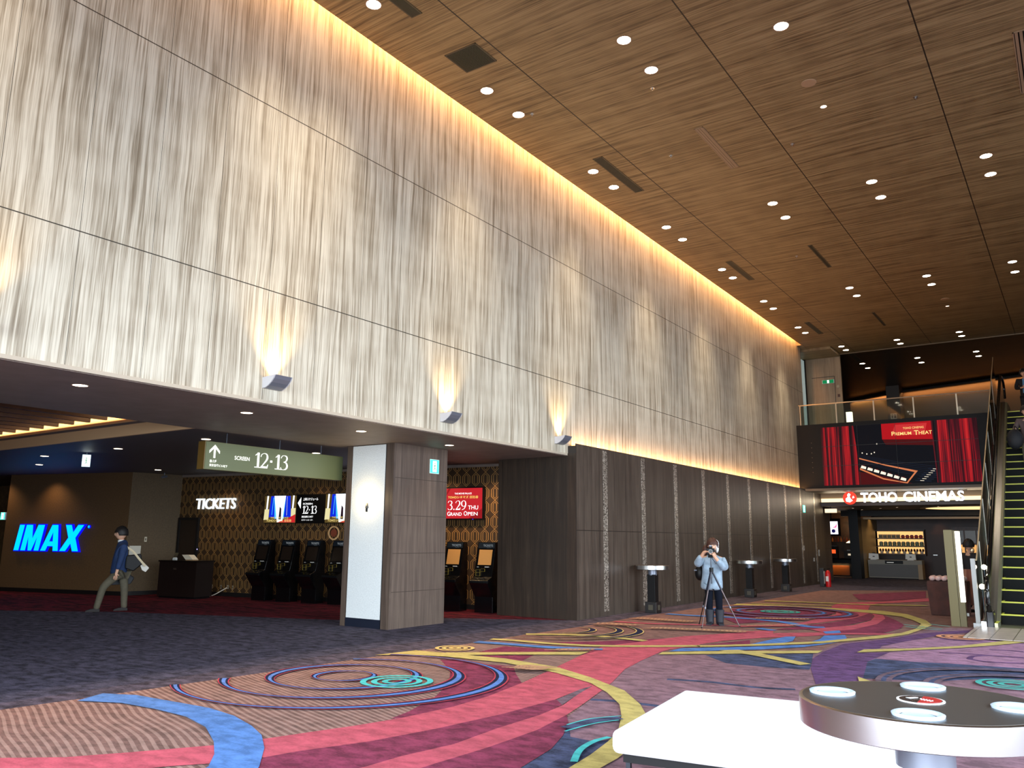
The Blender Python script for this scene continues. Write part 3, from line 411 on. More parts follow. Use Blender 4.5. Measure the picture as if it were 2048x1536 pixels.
# long ceiling with the light slot along the wall
strucbox('ceiling', -7.74, 8.2, -5.0, 31.9, 8.5, 8.62, M_CEIL)
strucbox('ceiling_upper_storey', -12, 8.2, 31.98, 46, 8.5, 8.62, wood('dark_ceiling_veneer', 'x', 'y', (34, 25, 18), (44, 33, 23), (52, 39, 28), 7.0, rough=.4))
tr = strucbox('trim_1', -12, 8.2, 31.9, 31.98, 8.47, 8.6, mat('bronze_track', (120, 100, 76), .4, .4))
sl = strucbox('ceiling_slot', -8.15, -7.70, -5.0, 29.66, 8.95, 9.0, M_CEIL)
strucbox('ceiling_slot_end', -8.3, -7.70, 29.66, 31.9, 8.49, 9.0, M_CEIL)
strucbox('ceiling_slot_face', -7.74, -7.70, -5.0, 29.66, 8.62, 8.95, M_CEIL)
area('cove_light_top', (-7.80, 13, 8.93), (0, 0, -1), .1, 33, 1, WARM)
bpy.data.objects['cove_light_top'].data.energy = 1050
# dark panelled lower wall with its up-light cove
dw = strucbox('wall_left_lower', -8.05, -7.72, 13.28, 31.2, 0, 3.2, M_DARKW)
box('cove_lip', -7.74, -7.72, 13.28, 31.2, 3.2, 3.24, M_DARKW, dw)
area('cove_light_low', (-7.83, 22.2, 3.215), (0, 0, 1), .07, 17.6, 1, WARM)
bpy.data.objects['cove_light_low'].data.energy = 170
for k in range(10):
    y = 14.42+k*1.735
    box('mosaic_strip', -7.722, -7.714, y-.085, y+.085, .09, 3.2, M_SPARK, dw)
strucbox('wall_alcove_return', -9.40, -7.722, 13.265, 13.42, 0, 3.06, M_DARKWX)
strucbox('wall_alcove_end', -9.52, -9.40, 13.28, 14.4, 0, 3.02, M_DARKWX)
strucbox('wall_left_far', -8.3, -8.0, 31.2, 33.3, 0, 3.3, M_PIL)
# low lobby: ceiling with a square recess
strucbox('ceiling_soffit', -10.63, -7.93, -5.0, 14.8, 3.015, 3.25, M_SOFFIT)
strucbox('ceiling_low_back', -32, -10.63, 7.15, 15.5, 3.02, 3.25, M_LOWCEIL)
tan = mat('recess_plaster', (206, 170, 128), .6)
strucbox('trim_recess_side', -30, -10.63, 7.10, 7.15, 3.021, 3.20, tan)
strucbox('trim_recess_shelf', -30, -10.63, 7.15, 7.45, 3.255, 3.27, tan)
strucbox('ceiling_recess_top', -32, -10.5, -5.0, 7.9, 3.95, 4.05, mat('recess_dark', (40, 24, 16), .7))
strucbox('wall_recess_back', -32, -10.5, 7.75, 7.85, 3.25, 3.95, tan)
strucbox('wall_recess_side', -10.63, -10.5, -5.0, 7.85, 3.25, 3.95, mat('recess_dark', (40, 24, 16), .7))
area('recess_cove_light', (-20.6, 7.6, 3.40), (0, -.35, 1), 19.5, .12, 700, (1, .66, .34))
wb = mat('baffle_wood', (58, 32, 15), .5, noise=.15, nscale=6)
for k in range(26):
    x = -11.78-k*.515
    o = box('ceiling_baffle', x-.03, x+.03, -4.9, 6.95, 3.28, 3.50, wb)
    tag(o, 'long timber baffle in the lit ceiling recess, %s in from the pillar side' % (ordinal(k) if k < 12 else 'number %d' % (k+1)), 'ceiling baffle', 'timber baffles in the ceiling recess')
strucbox('wall_unseen_lobby_near', -32, -7.9, -5.2, -5.0, 0, 4.05, M_BACK)  # unseen end wall, added to keep sky light out of the lobby
strucbox('wall_unseen_lobby_far', -32.2, -32, -5.2, 15.5, 0, 4.05, M_BACK)  # out of view, closes the lobby so that it stays dark
strucbox('wall_lobby_back', -32, -23, 12.6, 12.8, 0, 3.1, mat('lit_timber', (150, 120, 82), .6, noise=.15, nscale=5))
# bronze wall carrying the blue sign, its return and the patterned ticket wall
A1 = math.radians(15.376)
w = struct(MB().box(-4.12, 0, 0, .12, 0, 3.06).build('wall_bronze', M_BACK)); w.location = (-19.5, 11.4, 0); w.rotation_euler.z = A1
b = struct(MB().box(-4.12, 0.02, -.015, 0, 0, .10).build('baseboard_bronze', M_BASE)); b.location = w.location; b.rotation_euler.z = A1
w2 = struct(MB().quad((-19.5, 11.4, 0), (-19.30, 12.72, 0), (-19.30, 12.72, 3.06), (-19.5, 11.4, 3.06)).build('wall_return', M_BACK2, fix=False))
m_ = w2.modifiers.new('thick', 'SOLIDIFY'); m_.thickness = .1; m_.offset = -1
b = struct(MB().quad((-19.49, 11.4, 0), (-19.29, 12.72, 0), (-19.29, 12.72, .1), (-19.49, 11.4, .1)).build('baseboard_return', M_BASE, fix=False))
A2 = math.atan(.142); WO = (-10.69, 13.90, 0)
def onwall(o): o.location = WO; o.rotation_euler.z = A2; return o
wp = onwall(struct(MB().box(-8.75, 1.7, 0, .12, 0, 3.02).build('wall_tickets', wallpaper('interlaced_wallpaper', (56, 38, 18), (200, 154, 86)))))
onwall(struct(MB().box(-8.2, 1.4, -.02, 0, 0, .10).build('baseboard_tickets', M_BASE)))
onwall(struct(MB().box(-8.70, 1.6, -.03, 0, 2.96, 3.02).build('trim_ticket_wall', M_SOFFIT)))
d = onwall(struct(MB().box(-8.62, -8.02, -.03, 0, 0, 1.86).build('door_1', mat('dark_door', (38, 26, 16), .5))))
MB().box(-8.68, -8.62, -.05, 0, 0, 1.92).box(-8.02, -7.96, -.05, 0, 0, 1.92).box(-8.62, -8.02, -.05, 0, 1.86, 1.92).build('door_frame', M_BASE, d)
# pillar
p = struct(MB().box(-10.40, -9.30, 10.02, 11.38, 0, 3.02).build('wall_pillar', M_PIL))
box('front_cladding_left', -10.40, -10.29, 9.98, 10.02, 0, 3.02, M_PILX, p); box('front_cladding_right', -9.47, -9.30, 9.98, 10.02, 0, 3.02, M_PILX, p)
box('white_panel', -10.27, -9.50, 9.985, 10.019, .14, 3.0, M_WHITEP, p)
box('pillar_base', -10.28, -9.49, 9.98, 10.019, 0, .14, mat('navy_skirting', (18, 24, 40), .5), p)
box('dark_joint', -9.50, -9.47, 9.995, 10.019, 0, 3.0, M_BASE, p)

# upper storey slab, back walls
SLAB = mat('slab_dark', (24, 19, 16), .5, spec=.3)
strucbox('floor_upper', -12, 8.2, 29.35, 46, 4.85, 5.1, SLAB)
strucbox('floor_upper_landing', -1.75, 8.2, 26.4, 29.35, 4.85, 5.1, SLAB)
strucbox('ceiling_under_gallery', -12.0, 8.2, 31.0, 46, 2.72, 2.85, mat('kiosk_ceiling', (82, 72, 66), .6))
strucbox('ceiling_overhang', -7.9, 8.2, 29.0, 31.02, 3.16, 3.24, mat('overhang', (110, 96, 78), .5))
uw = strucbox('wall_upper_end', -8.35, -6.92, 31.9, 32.0, 5.1, 8.5, M_FARW)
MB().box(-7.17, -7.155, 31.885, 31.9, 5.1, 7.66).box(-8.0, -7.155, 31.885, 31.9, 7.65, 7.665).build('door_joint', M_BASE, uw)
strucbox('trim_upper_end', -8.35, -6.9, 30.4, 31.9, 8.40, 8.5, M_CEIL)
strucbox('window_1', -8.28, -8.22, 30.35, 31.8, 5.1, 8.35, mat('frosted_panel', (226, 236, 234), .3, emit=.30, ecol=(200, 225, 222)))
strucbox('trim_window_jamb', -8.30, -8.20, 31.76, 31.9, 5.1, 8.4, M_BLACK)
# angled back wall of the gallery with its ceiling cove
BW = mat('gallery_wall', (112, 88, 60), .6)
def slanted(name, x0, y0, x1, y1, z0, z1, th, m, kind=True):
    dx, dy = x1-x0, y1-y0; l = math.hypot(dx, dy); nx, ny = -dy/l*th, dx/l*th
    o = MB().prism([(x0, y0), (x1, y1), (x1+nx, y1+ny), (x0+nx, y0+ny)], z0, z1, 'z').build(name, m)
    return struct(o) if kind else o
slanted('wall_gallery_left', -8.9, 42.6, -6.95, 41.2, 5.1, 8.3, .15, BW)
strucbox('wall_gallery_column', -6.75, -6.2, 39.9, 40.9, 5.1, 8.5, mat('gallery_column', (58, 42, 30), .6))
slanted('wall_gallery_right', -6.25, 40.95, 8.2, 36.6, 5.1, 8.3, .15, BW)
for n_, (x0, y0, x1, y1) in enumerate(((-8.9, 42.45, -6.95, 41.05), (-6.2, 40.75, 3.0, 38.0))):
    l = math.hypot(x1-x0, y1-y0)
    o = area('gallery_cove_light', ((x0+x1)/2, (y0+y1)/2, 8.32), (0, .25, -1), l, .06, 70 if n_ else 20, WARM)
    o.rotation_euler = (0, 0, math.atan2(y1-y0, x1-x0))
    slanted('trim_gallery_cove', x0-.2, y0-.45, x1, y1-.45, 8.22, 8.3, .2, SLAB)
strucbox('wall_gallery_end', -12.2, -12, 31.9, 46, 5.1, 8.5, BW)
# walls under the gallery
strucbox('wall_shop_back', -7.55, 8.2, 39.3, 39.45, 0, 2.72, mat('dark_walnut_wall', (58, 32, 20), .5, noise=.15, nscale=3))
strucbox('wall_shop_side', -7.60, -7.45, 36.0, 39.3, 0, 2.4, mat('tan_side_wall', (150, 120, 72), .5))
strucbox('wall_shop_header', -8.2, 8.2, 36.0, 36.2, 2.50, 2.72, SLAB)
strucbox('trim_shop_header', -7.4, 8.2, 36.3, 36.4, 2.38, 2.46, mat('brass_trim', (140, 112, 78), .4, .3))
pc = strucbox('wall_shop_column', -7.78, -7.42, 35.4, 36.0, 0, 2.72, M_BLACK)
strucbox('wall_bar_back', -12, -7.6, 39.0, 39.2, 0, 2.72, mat('bar_back', (84, 56, 30), .5, noise=.2, nscale=4))
strucbox('wall_bar_front', -10.5, -8.3, 33.2, 33.3, 0, 3.3, M_PIL); strucbox('wall_bar_side', -10.6, -10.5, 33.2, 39.0, 0, 3.3, M_PIL)
strucbox('wall_right_far', 8.0, 8.2, 19.6, 48, 0, 8.6, M_FARW)
strucbox('wall_far_end', -12, 8.2, 46, 46.2, 0, 8.6, M_BACK)
# window walls behind and beside the camera
FR = mat('window_frame', (60, 62, 64), .4, .5)
wf = MB()
for x in range(-7, 7, 2): wf.box(x-.04, x+.04, -5.0, -4.85, 0, 8.5)
for z_ in (0, 2.8, 5.6, 8.42): wf.box(-7.9, 6.2, -5.0, -4.85, z_, z_+.08)
struct(wf.build('window_2', FR))
wf = MB()
for k in range(13): wf.box(6.0, 6.15, -5+k*2-.04, -5+k*2+.04, 0, 8.5)
for z_ in (0, 2.8, 5.6, 8.42): wf.box(6.0, 6.15, -5.0, 19.6, z_, z_+.08)
struct(wf.build('window_3', FR))
strucbox('wall_right', 6.0, 8.2, 19.6, 19.8, 0, 8.5, M_FARW)
strucbox('floor_tiles', -1.66, 5.9, 14.62, 16.66, .02, .032, None or M_BASE)
# floor tiles by the escalator
def tile_mat():
    t = NT('grey_granite_tiles'); c = t.coord()
    def gr(s, off, per, hw):
        return t.math('LESS_THAN', t.math('ABSOLUTE', t.math('SUBTRACT', t.math('FRACT', t.math('ADD', t.math('DIVIDE', t.math('SUBTRACT', s, off), per), .5)), .5)), hw/per)
    g = t.math('MAXIMUM', gr(c[0], -1.3, .3, .006), gr(c[1], 14.64, .66, .008))
    n = t.noise(None, 40, 4); g0 = t.ramp(n, [(.35, (150, 138, 130)), (.65, (178, 166, 156))])
    t.link(t.mix(g, g0, (70, 62, 60)), t.b.inputs['Base Color']); t.b.inputs['Roughness'].default_value = .3; return t.m
bpy.data.objects['floor_tiles'].data.materials[0] = tile_mat()

# ------------------------------------------------------------------ ceiling fittings
def recessed(name, x, y, z, r, power, col, strength, label, group, cone=1.9, blend=.6, lens=(255, 236, 210), cat='ceiling light', copy_of={}):
    key = (name, r)
    if key not in copy_of:
        e = empty(name)
        MB().lathe([(r*1.0, -.004), (r*1.18, -.006), (r*1.18, 0), (r*1.0, 0)], n=20, closed=True).build('trim_ring', mat('lamp_trim', (150, 120, 92), .5), e)
        MB().lathe([(r, -.003), (r, -.001)], n=20).build('lens', E('lens_%d' % strength, lens, strength), e)
        copy_of[key] = e
    else: e = copy_tree(copy_of[key])
    e.location = (x, y, z); tag(e, label, cat, group)
    if power: 
        l = spot('downlight_beam', (x, y, z-.03), power, col, cone, blend, .05)
    return e
def nth(k): return 'the nearest' if k == 0 else 'the %s nearest' % ordinal(k)
ROWY = {  # x: pair start positions
 -7.13: ([(6.93,)] + [(9.50, 10.40), (12.99, 13.85), (16.43, 17.36), (19.98, 20.80), (23.45, 24.38), (27.07, 27.94)], 'the row closest to the long wall'),
 -4.70: ([(9.52, 10.43), (16.43, 17.35), (23.46, 24.36), (30.67, 31.35)], 'the second row out from the long wall'),
 -2.74: ([(9.53, 10.45), (16.45, 17.35), (23.47, 24.36), (30.61, 31.28)], 'the third row out from the long wall'),
 -0.76: ([(9.53, 10.45), (16.44, 17.36), (23.42, 24.37)], 'the fourth row out from the long wall'),
 -6.57: ([(30.67, 31.36), (34.17, 35.2)], 'the short row running on over the gallery'),
 -4.57: ([(34.20, 35.2)], 'the dark gallery ceiling above the screen'),
 -2.57: ([(34.19, 35.1)], 'the dark gallery ceiling near the escalator head')}
for X, (pairs, where) in ROWY.items():
    n_ = 0
    for pr in pairs:
        for y in pr:
            vis = not (X == -2.74 and y < 10) and not (X == -.76 and y < 16)
            lab = 'round ceiling downlight, %s in %s' % (nth(n_), where)
            if vis:
                recessed('ceiling_downlight', X, y, 8.5, .098, 0, SOFT, 22, lab, 'recessed downlights in the high wood ceiling'); n_ += 1
        ym = sum(pr)/len(pr)
        if ym < 31.9: spot('downlight_pair_beam', (X, ym, 8.44), 620 if X == -7.13 else 130, SOFT, 1.3 if X == -7.13 else 1.6, 1.0, .3)
        else: spot('downlight_pair_beam', (X, ym, 8.44), 25, SOFT, 1.4, .5, .06)
for y in (-1, 2.5, 6.0):
    spot('downlight_pair_beam', (-7.13, y, 8.44), 620, SOFT, 1.3, 1.0, .3)
recessed('emergency_light', -2.80, 12.98, 8.5, .05, 0, SOFT, 3, 'small emergency lamp in the wood ceiling close beside a flat round speaker', 'small emergency lamps')
recessed('emergency_light', -2.66, 26.95, 8.5, .05, 0, SOFT, 3, 'small emergency lamp in the distant dark part of the wood ceiling', 'small emergency lamps')
for i, (x, y) in enumerate(((-2.81, 12.12), (-2.62, 26.1))):
    o = MB().lathe([(.11, -.012), (.115, -.006), (.115, 0)], c=(x, y, 8.5), n=24).build('ceiling_speaker', mat('speaker_disc', (170, 138, 104), .6))
    tag(o, ('flat round tan speaker disc in the wood ceiling, the near one', 'flat round speaker disc in the distant dark part of the ceiling')[i], 'speaker', 'ceiling speakers')
SP = [(-6.92, 10.5), (-4.9, 10.9), (-5.6, 13.2), (-1.5, 13.5), (-3.6, 14.0), (-5.2, 20.0), (-1.2, 10.6)]
for i, (x, y) in enumerate(SP):
    o = MB().lathe([(.035, -.008), (.035, 0)], c=(x, y, 8.5), n=12).lathe([(.012, -.04), (.012, -.008)], c=(x, y, 8.5), n=8).build('sprinkler', M_STEEL)
    tag(o, 'tiny round sprinkler head in the wood ceiling, %s from the camera' % nth(i), 'sprinkler', 'sprinkler heads in the high ceiling')
def grille(x0, x1, y0, y1, n, label, light=False):
    e = empty('ceiling_vent', ((x0+x1)/2, (y0+y1)/2, 8.5), 0, label, 'vent', 'air vents in the high ceiling'); hx, hy = (x1-x0)/2, (y1-y0)/2
    fm = mat('vent_frame', (150, 124, 96), .5) if light else mat('vent_frame_dark', (92, 78, 58), .5)
    MB().box(-hx, hx, -hy, -hy+.015, -.012, 0).box(-hx, hx, hy-.015, hy, -.012, 0).box(-hx, -hx+.015, -hy, hy, -.012, 0).box(hx-.015, hx, -hy, hy, -.012, 0).build('frame', fm, e)
    box('backing', -hx+.015, hx-.015, -hy+.015, hy-.015, -.004, -.001, M_BLACK, e)
    m = MB()
    for k in range(n):
        x = -hx+.015+(2*hx-.03)*(k+.5)/n; sw = .019 if light else .006; m.box(x-sw, x+sw, -hy+.015, hy-.015, -.011, -.003)
    m.build('slats', fm if light else mat('vent_slat', (66, 62, 46), .5), e)
grille(-6.89, -6.70, 5.6, 7.43, 9, 'dark linear grille cut by the upper frame, beside the long wall')
grille(-7.08, -6.51, 8.37, 8.91, 24, 'square dark grille in the wood ceiling near the wall edge')
grille(-6.88, -6.68, 12.52, 14.32, 9, 'dark linear grille beside the second full pair of downlights')
grille(-6.84, -6.68, 19.45, 21.25, 9, 'dark linear grille halfway along the wall side of the ceiling')
grille(-6.79, -6.63, 26.55, 28.35, 9, 'dark linear grille near the far end of the light slot')
grille(-6.66, -6.45, 31.99, 33.72, 9, 'dark linear grille just beyond the bronze ceiling track')
grille(-4.86, -4.70, 12.5, 14.34, 3, 'pale slot diffuser with three black slots in mid ceiling', True)
grille(-4.77, -4.67, 19.4, 21.3, 3, 'thin slot diffuser farther along the middle of the ceiling')
grille(-4.71, -4.63, 26.5, 28.34, 3, 'faint slot diffuser deep in the dark part of the ceiling')
grille(-.10, .10, 12.4, 14.3, 3, 'pale slot diffuser cut by the photo edge at the ceiling', True)
LOW = [(-8.61, 4.35), (-8.69, 6.54), (-8.73, 8.63), (-8.75, 10.75), (-11.69, 8.04), (-11.8, 10.51), (-14.42, 8.1), (-17.15, 8.11), (-19.36, 9.06), (-18.25, 11.30)]
WH = ['in the soffit under the tall wall, over the near floor', 'in the soffit, level with the hanging sign\'s near end', 'in the soffit just before the pillar',
      'in the soffit between pillar and ticket alcove', 'just above the near end of the hanging sign', 'above the far end of the hanging sign', 'beside the small hanging exit sign',
      'in the low ceiling between the lit recess and the blue sign', 'in the blue-tinted part of the low ceiling', 'in the low ceiling over the corner by the security camera']
for i, (x, y) in enumerate(LOW):
    recessed('low_downlight', x, y, 3.017, .075, 22 if i < 4 else 20, SOFT, 9, 'small downlight %s' % WH[i], 'downlights in the low lobby ceiling', cone=1.9, blend=.8)
for x in (-17.5, -14.6, -11.2, -10.0):
    spot('ticket_wall_washer', (x, 13.55+(x+10.69)*.142-.35, 2.99), 38 if x < -12 else 150, (1, .66, .36), 1.9, .9, .1, (0, .25, -1))
for x in (-23.5, -21.8): spot('bronze_wall_washer', (x, 11.4+(x+19.5)*.275-.5, 2.99), 45, (1, .62, .30), 1.9, .9, .1, (0, .3, -1))

# ------------------------------------------------------------------ wall sconces
def sconce():
    e = empty('wall_sconce')
    prof = [(0, .10), (.004, -.03), (.05, -.03), (.11, -.005), (.16, .03), (.20, .072), (.225, .115), (.215, .118), (.19, .08), (.15, .042), (.10, .01), (.05, -.014), (.02, -.014), (.018, .10)]
    MB().prism([(a, b) for a, b in prof], -.12, .12, 'y').build('shell', M_SILVER, e)
    side = [(0, .10), (.004, -.03), (.05, -.03), (.11, -.005), (.16, .03), (.20, .072), (.225, .115)]
    MB().prism(side, -.135, -.12, 'y').prism(side, .12, .135, 'y').build('end_cap', mat('pale_silver', (190, 194, 200), .4, .3), e)
    box('lamp_bar', .03, .09, -.08, .08, .03, .05, E('sconce_lamp', (255, 200, 120), 25), e)
    return e
sc = sconce()
LB = ['at the photo edge, the closest to the camera', 'above the space beside the hanging sign', 'beyond the pillar with the exit sign', 'where the dark panelled wall begins']
for i, y in enumerate((2.93, 6.27, 9.60, 12.93)):
    e = sc if i == 0 else copy_tree(sc); e.location = (-7.90, y, 3.23)
    tag(e, 'curved silver uplight on the veneer wall, %s' % LB[i], 'wall lamp', 'silver uplights along the veneer wall')
    spot('sconce_beam', (-7.80, y, 3.30), 170, (1, .66, .28), 1.5, 1.0, .03, (-.12, 0, 1))

# lamp on the white pillar face
e = empty('globe_wall_lamp', (-9.88, 9.985, 1.98), 0, 'glowing globe wall lamp on the white face of the pillar', 'wall lamp')
MB().lathe([(.035, -.04), (.03, 0), (.012, .05)], n=12).build('holder', M_DSTEEL, e)
box('arm', -.015, .015, -.02, .02, -.10, -.03, M_DSTEEL, e)
MB().ball((0, -.06, .10), .055, 16, 10).build('globe', E('globe_glow', (255, 214, 150), 30), e, smooth=True)
point('globe_light', (-9.88, 9.80, 2.08), 7, (1, .76, .42), .05)

# exit signs
def exit_sign(loc, rz, w, h, label, frame=(220, 240, 236), glow=(70, 235, 190), deep=.05, hang=0):
    e = empty('exit_sign', loc, rz, label, 'exit sign')
    box('case', -w/2, w/2, 0, deep, 0, h, mat('sign_case', frame, .4), e)
    box('light_panel', -w*.46, w*.46, -.004, 0, h*.04, h*.96, E('exit_glow_%d_%d_%d' % glow, glow, 2.2), e)
    m = MB(); white = E('exit_white', (240, 255, 250), 3)
    q_ = min(w, h*1.2)*.20; m.box(-q_, q_, -.007, -.004, h*.12, h*.88); m.build('doorway', white, e)
    m = MB(); g = E('exit_figure', (20, 170, 110), .8)
    m.lathe([(h*.05, -.001), (h*.05, .001)], n=10, T=Matrix.Translation((0, -.009, h*.70)) @ Matrix.Rotation(PI/2, 4, 'X'))
    for a, b in (((0, .62), (0, .42)), ((0, .42), (-.12, .22)), ((0, .42), (.12, .26)), ((0, .58), (-.14, .48)), ((0, .58), (.13, .52))):
        m.tube([(a[0]*w, -.009, a[1]*h), (b[0]*w, -.009, b[1]*h)], h*.025, 5)
    m.build('running_figure', g, e)
    if hang: box('hanger', -.01, .01, .015, .03, h, h+hang, M_DSTEEL, e)
    return e
exit_sign((-9.295, 11.02, 2.57), PI/2, .25, .25, 'lit green exit sign high on the taupe side of the pillar')
exit_sign((-15.65, 8.18, 2.74), PI/2-.5, .15, .24, 'white lit exit sign hanging from the low lobby ceiling', (230, 240, 255), (225, 240, 255), hang=.10)
exit_sign((-23.55, 10.25, 1.83), A1, .16, .2, 'green exit sign cut by the photo edge beside the bronze wall')
exit_sign((-7.715, 28.7, 2.42), PI/2, .30, .26, 'small lit exit sign at the distant end of the dark panelled wall')
e = exit_sign((-7.40, 31.89, 7.40), 0, .44, .14, 'dark green exit sign above the upper-storey door', (110, 60, 40), (10, 90, 50))
# ------------------------------------------------------------------ hanging direction sign
e = empty('hanging_sign', (-10.70, 7.36, 2.44), PI/2, 'long olive hanging sign with arrow and SCREEN 12 13 in white', 'sign')
L_ = 2.80
box('sign_case', 0, L_, .0, .16, 0, .42, mat('olive_sign', (104, 104, 66), .45), e)
box('front_panel', .01, L_-.01, -.006, 0, .01, .41, mat('olive_panel', (96, 102, 70), .4, emit=.03, ecol=(150, 170, 120)), e)
box('end_cap', -.012, 0, 0, .16, 0, .42, mat('dark_gold', (104, 78, 34), .4), e)
WL = E('sign_white', (250, 252, 246), 1.6)
m = MB(); m.box(.145, .175, -.012, -.006, .175, .34)
for sgn in (-1, 1): m.prism([(.16+sgn*.0, .375), (.16+sgn*.09, .285), (.16+sgn*.09, .245), (.16+sgn*.0, .335)], -.012, -.006, 'y')
m.build('arrow', WL, e)
m = MB(); add_text(m, 'B1F', .085, .20, .105, .145, -.012, .02); m.build('floor_lettering', WL, e)
m = MB(); add_text(m, '東京宝塚ビル地下', .08, .40, .045, .085, -.012, .015); m.build('place_lettering', WL, e)
m = MB(); add_text(m, 'SCREEN', .52, .80, .180, .240, -.012, .012); m.build('screen_lettering', WL, e)
for s_, a_, b_ in (('12', .87, 1.18), ('-', 1.18, 1.27), ('13', 1.27, 1.58)):
    m = MB(); add_serif(m, s_, a_, b_, .09, .33, -.012); m.build('numeral' if s_ != '-' else 'middle_dot', WL, e)
m = MB()
for x in (.42, 1.45, 2.35): m.tube([(x, .08, .42), (x, .08, .58)], .008, 6)
m.build('suspension_rods', M_DSTEEL, e)
# ------------------------------------------------------------------ blue glowing letters on the bronze wall
e = empty('illuminated_letters', (-19.5, 11.4, 0), A1, 'cyan glowing IMAX letters with blue rims on the bronze wall', 'sign')
CY = E('cyan_face', (0, 232, 255), 1.0, (0, 0, 0)); BL = E('blue_rim', (6, 10, 215), 1.6, (0, 0, 40))
x0, x1 = -3.66, -1.42; W_ = {'I': .34, 'M': 1.02, 'A': .94, 'X': .98}; tot = sum(W_.values()); cx = x0
G = {'I': [[(.05, 0), (.95, 0), (.95, 1), (.05, 1)]],
     'M': [[(.02, 0), (.25, 0), (.25, .62), (.42, 0), (.58, 0), (.75, .62), (.75, 0), (.98, 0), (.98, 1), (.66, 1), (.5, .42), (.34, 1), (.02, 1)]],
     'A': [[(0, 0), (.27, 0), (.33, .18), (.67, .18), (.73, 0), (1, 0), (.66, 1), (.34, 1)]],
     'X': [[(0, 0), (.30, 0), (.5, .31), (.70, 0), (1, 0), (.68, .51), (.98, 1), (.69, 1), (.5, .70), (.31, 1), (.02, 1), (.32, .51)]]}
for ch in 'IMAX':
    w = W_[ch]/tot*(x1-x0); z0, z1 = 1.05, 1.70; sh = .22
    def PT(u, v, g=0): return (cx+.032+(w-.064)*u+sh*v*(z1-z0)*.9, z0+(z1-z0)*v)
    poly = G[ch][0]; pts = [PT(u, v) for u, v in poly]; c_ = (sum(p[0] for p in pts)/len(pts), sum(p[1] for p in pts)/len(pts))
    # rim: outline grown outwards
    n = len(pts); grown = []
    for i in range(n):
        a, b, d = Vector(pts[i-1]), Vector(pts[i]), Vector(pts[(i+1) % n]); e1 = (b-a).normalized(); e2 = (d-b).normalized()
        n1 = Vector((e1.y, -e1.x)); n2 = Vector((e2.y, -e2.x)); h = (n1+n2); h = h/max(h.length, .3); q = b+h*.024/max(.45, h.dot(n1)); grown.append((q.x, q.y))
    L1 = MB().prism(grown, -.07, -.01, 'y').build('letter_rim', BL, e)
    mm = MB().prism(pts, -.085, -.071, 'y')
    if ch == 'A': pass
    MBo = mm.build('letter_face', CY, e)
    if ch == 'A':
        tri = [PT(.40, .36), PT(.60, .36), PT(.50, .72)]
        MB().prism(tri, -.087, -.0855, 'y').build('letter_opening', BL, e)
    cx += w
m = MB(); T = Matrix.Translation((-1.17, -.07, 1.66)) @ Matrix.Rotation(PI/2, 4, 'X'); m.lathe([(.028, -.01), (.028, .01)], n=16, T=T); m.build('registered_mark', CY, e)
m = MB(); m.lathe([(.045, -.02), (.045, .005)], n=16, T=T); m.build('registered_rim', BL, e)
area('blue_letter_glow', (-21.9, 10.55, 1.4), (.28, -1, .9), 2.4, .6, 6, (.05, .12, 1))

# ------------------------------------------------------------------ TICKETS letters
def wall_root(name, x, y, z, label, cat, group=None):
    c, s = math.cos(A2), math.sin(A2)
    return empty(name, (WO[0]+c*x-s*y, WO[1]+s*x+c*y, z), A2, label, cat, group)
e = wall_root('ticket_letters', 0, 0, 0, 'white lit TICKETS letters on the interlaced gold wallpaper', 'sign')
m = MB(); add_text(m, 'TICKETS', -8.10, -6.73, 2.13, 2.40, -.06, .004, .06, .04); m.build('letters', E('ticket_white', (236, 250, 255), 1.5), e)
# displays
def display(x0, x1, z0, z1, label, group=None):
    e = wall_root('display_screen', (x0+x1)/2, 0, z0, label, 'screen', group); w = (x1-x0)/2
    box('housing', -w, w, -.09, -.005, 0, z1-z0, M_BLACK, e); return e, w, z1-z0
def picture_hall(e, w, h, x0f=0, x1f=1, name='picture'):
    mats = [E('pic_white', (250, 252, 255), 1.3), E('pic_blue', (10, 40, 215), 1.1), E('pic_sky', (70, 190, 250), 1.2), E('pic_cream', (236, 226, 170), 1), E('pic_bronze', (96, 78, 40), .9), E('pic_red', (205, 40, 44), 1), E('pic_dark', (40, 20, 34), .8)]
    m = MB()
    def Q(mi, *p):
        m.m = mi; m.quad(*[(-w+2*w*u, y, h*v) for u, v, y in [(a, b, -.093-.0006*Q.k) for a, b in p]]); Q.k += 1
    Q.k = 0
    Q(4, (.01, .02), (.99, .02), (.99, .98), (.01, .98)); Q(1, (.16, .22), (.84, .22), (.80, .97), (.20, .97)); Q(2, (.34, .16), (.62, .16), (.66, .9), (.30, .9))
    Q(0, (.42, .04), (.58, .04), (.66, .98), (.30, .98))
    for a in (.06, .86): Q(0, (a, .40), (a+.045, .40), (a+.07, .98), (a+.02, .98))
    Q(3, (.0, .12), (.15, .14), (.16, .5), (.02, .5)); Q(3, (.84, .24), (.98, .30), (.98, .54), (.84, .52))
    Q(2, (.245, .3), (.26, .3), (.29, .92), (.275, .92)); Q(3, (.71, .28), (.72, .28), (.71, .95), (.70, .95))
    Q(5, (.44, .03), (.98, .03), (.98, .32), (.72, .16)); Q(6, (.47, .14), (.55, .14), (.54, .52), (.49, .60))
    m.m = 6; m.build(name, mats, e)
    m = MB(); add_text(m, 'THE MOVIE PALACE', -w*.55, w*.55, h*.17, h*.225, -.103); add_text(m, 'TOHOシネマズ 日比谷', -w*.8, w*.75, h*.05, h*.15, -.103, .01); m.build('caption', E('pic_gold', (240, 214, 130), 1.2), e)
e, w, h = display(-5.72, -4.71, 1.77, 2.44, 'wall display showing a bright blue hall with a figure on red carpet'); picture_hall(e, w, h)
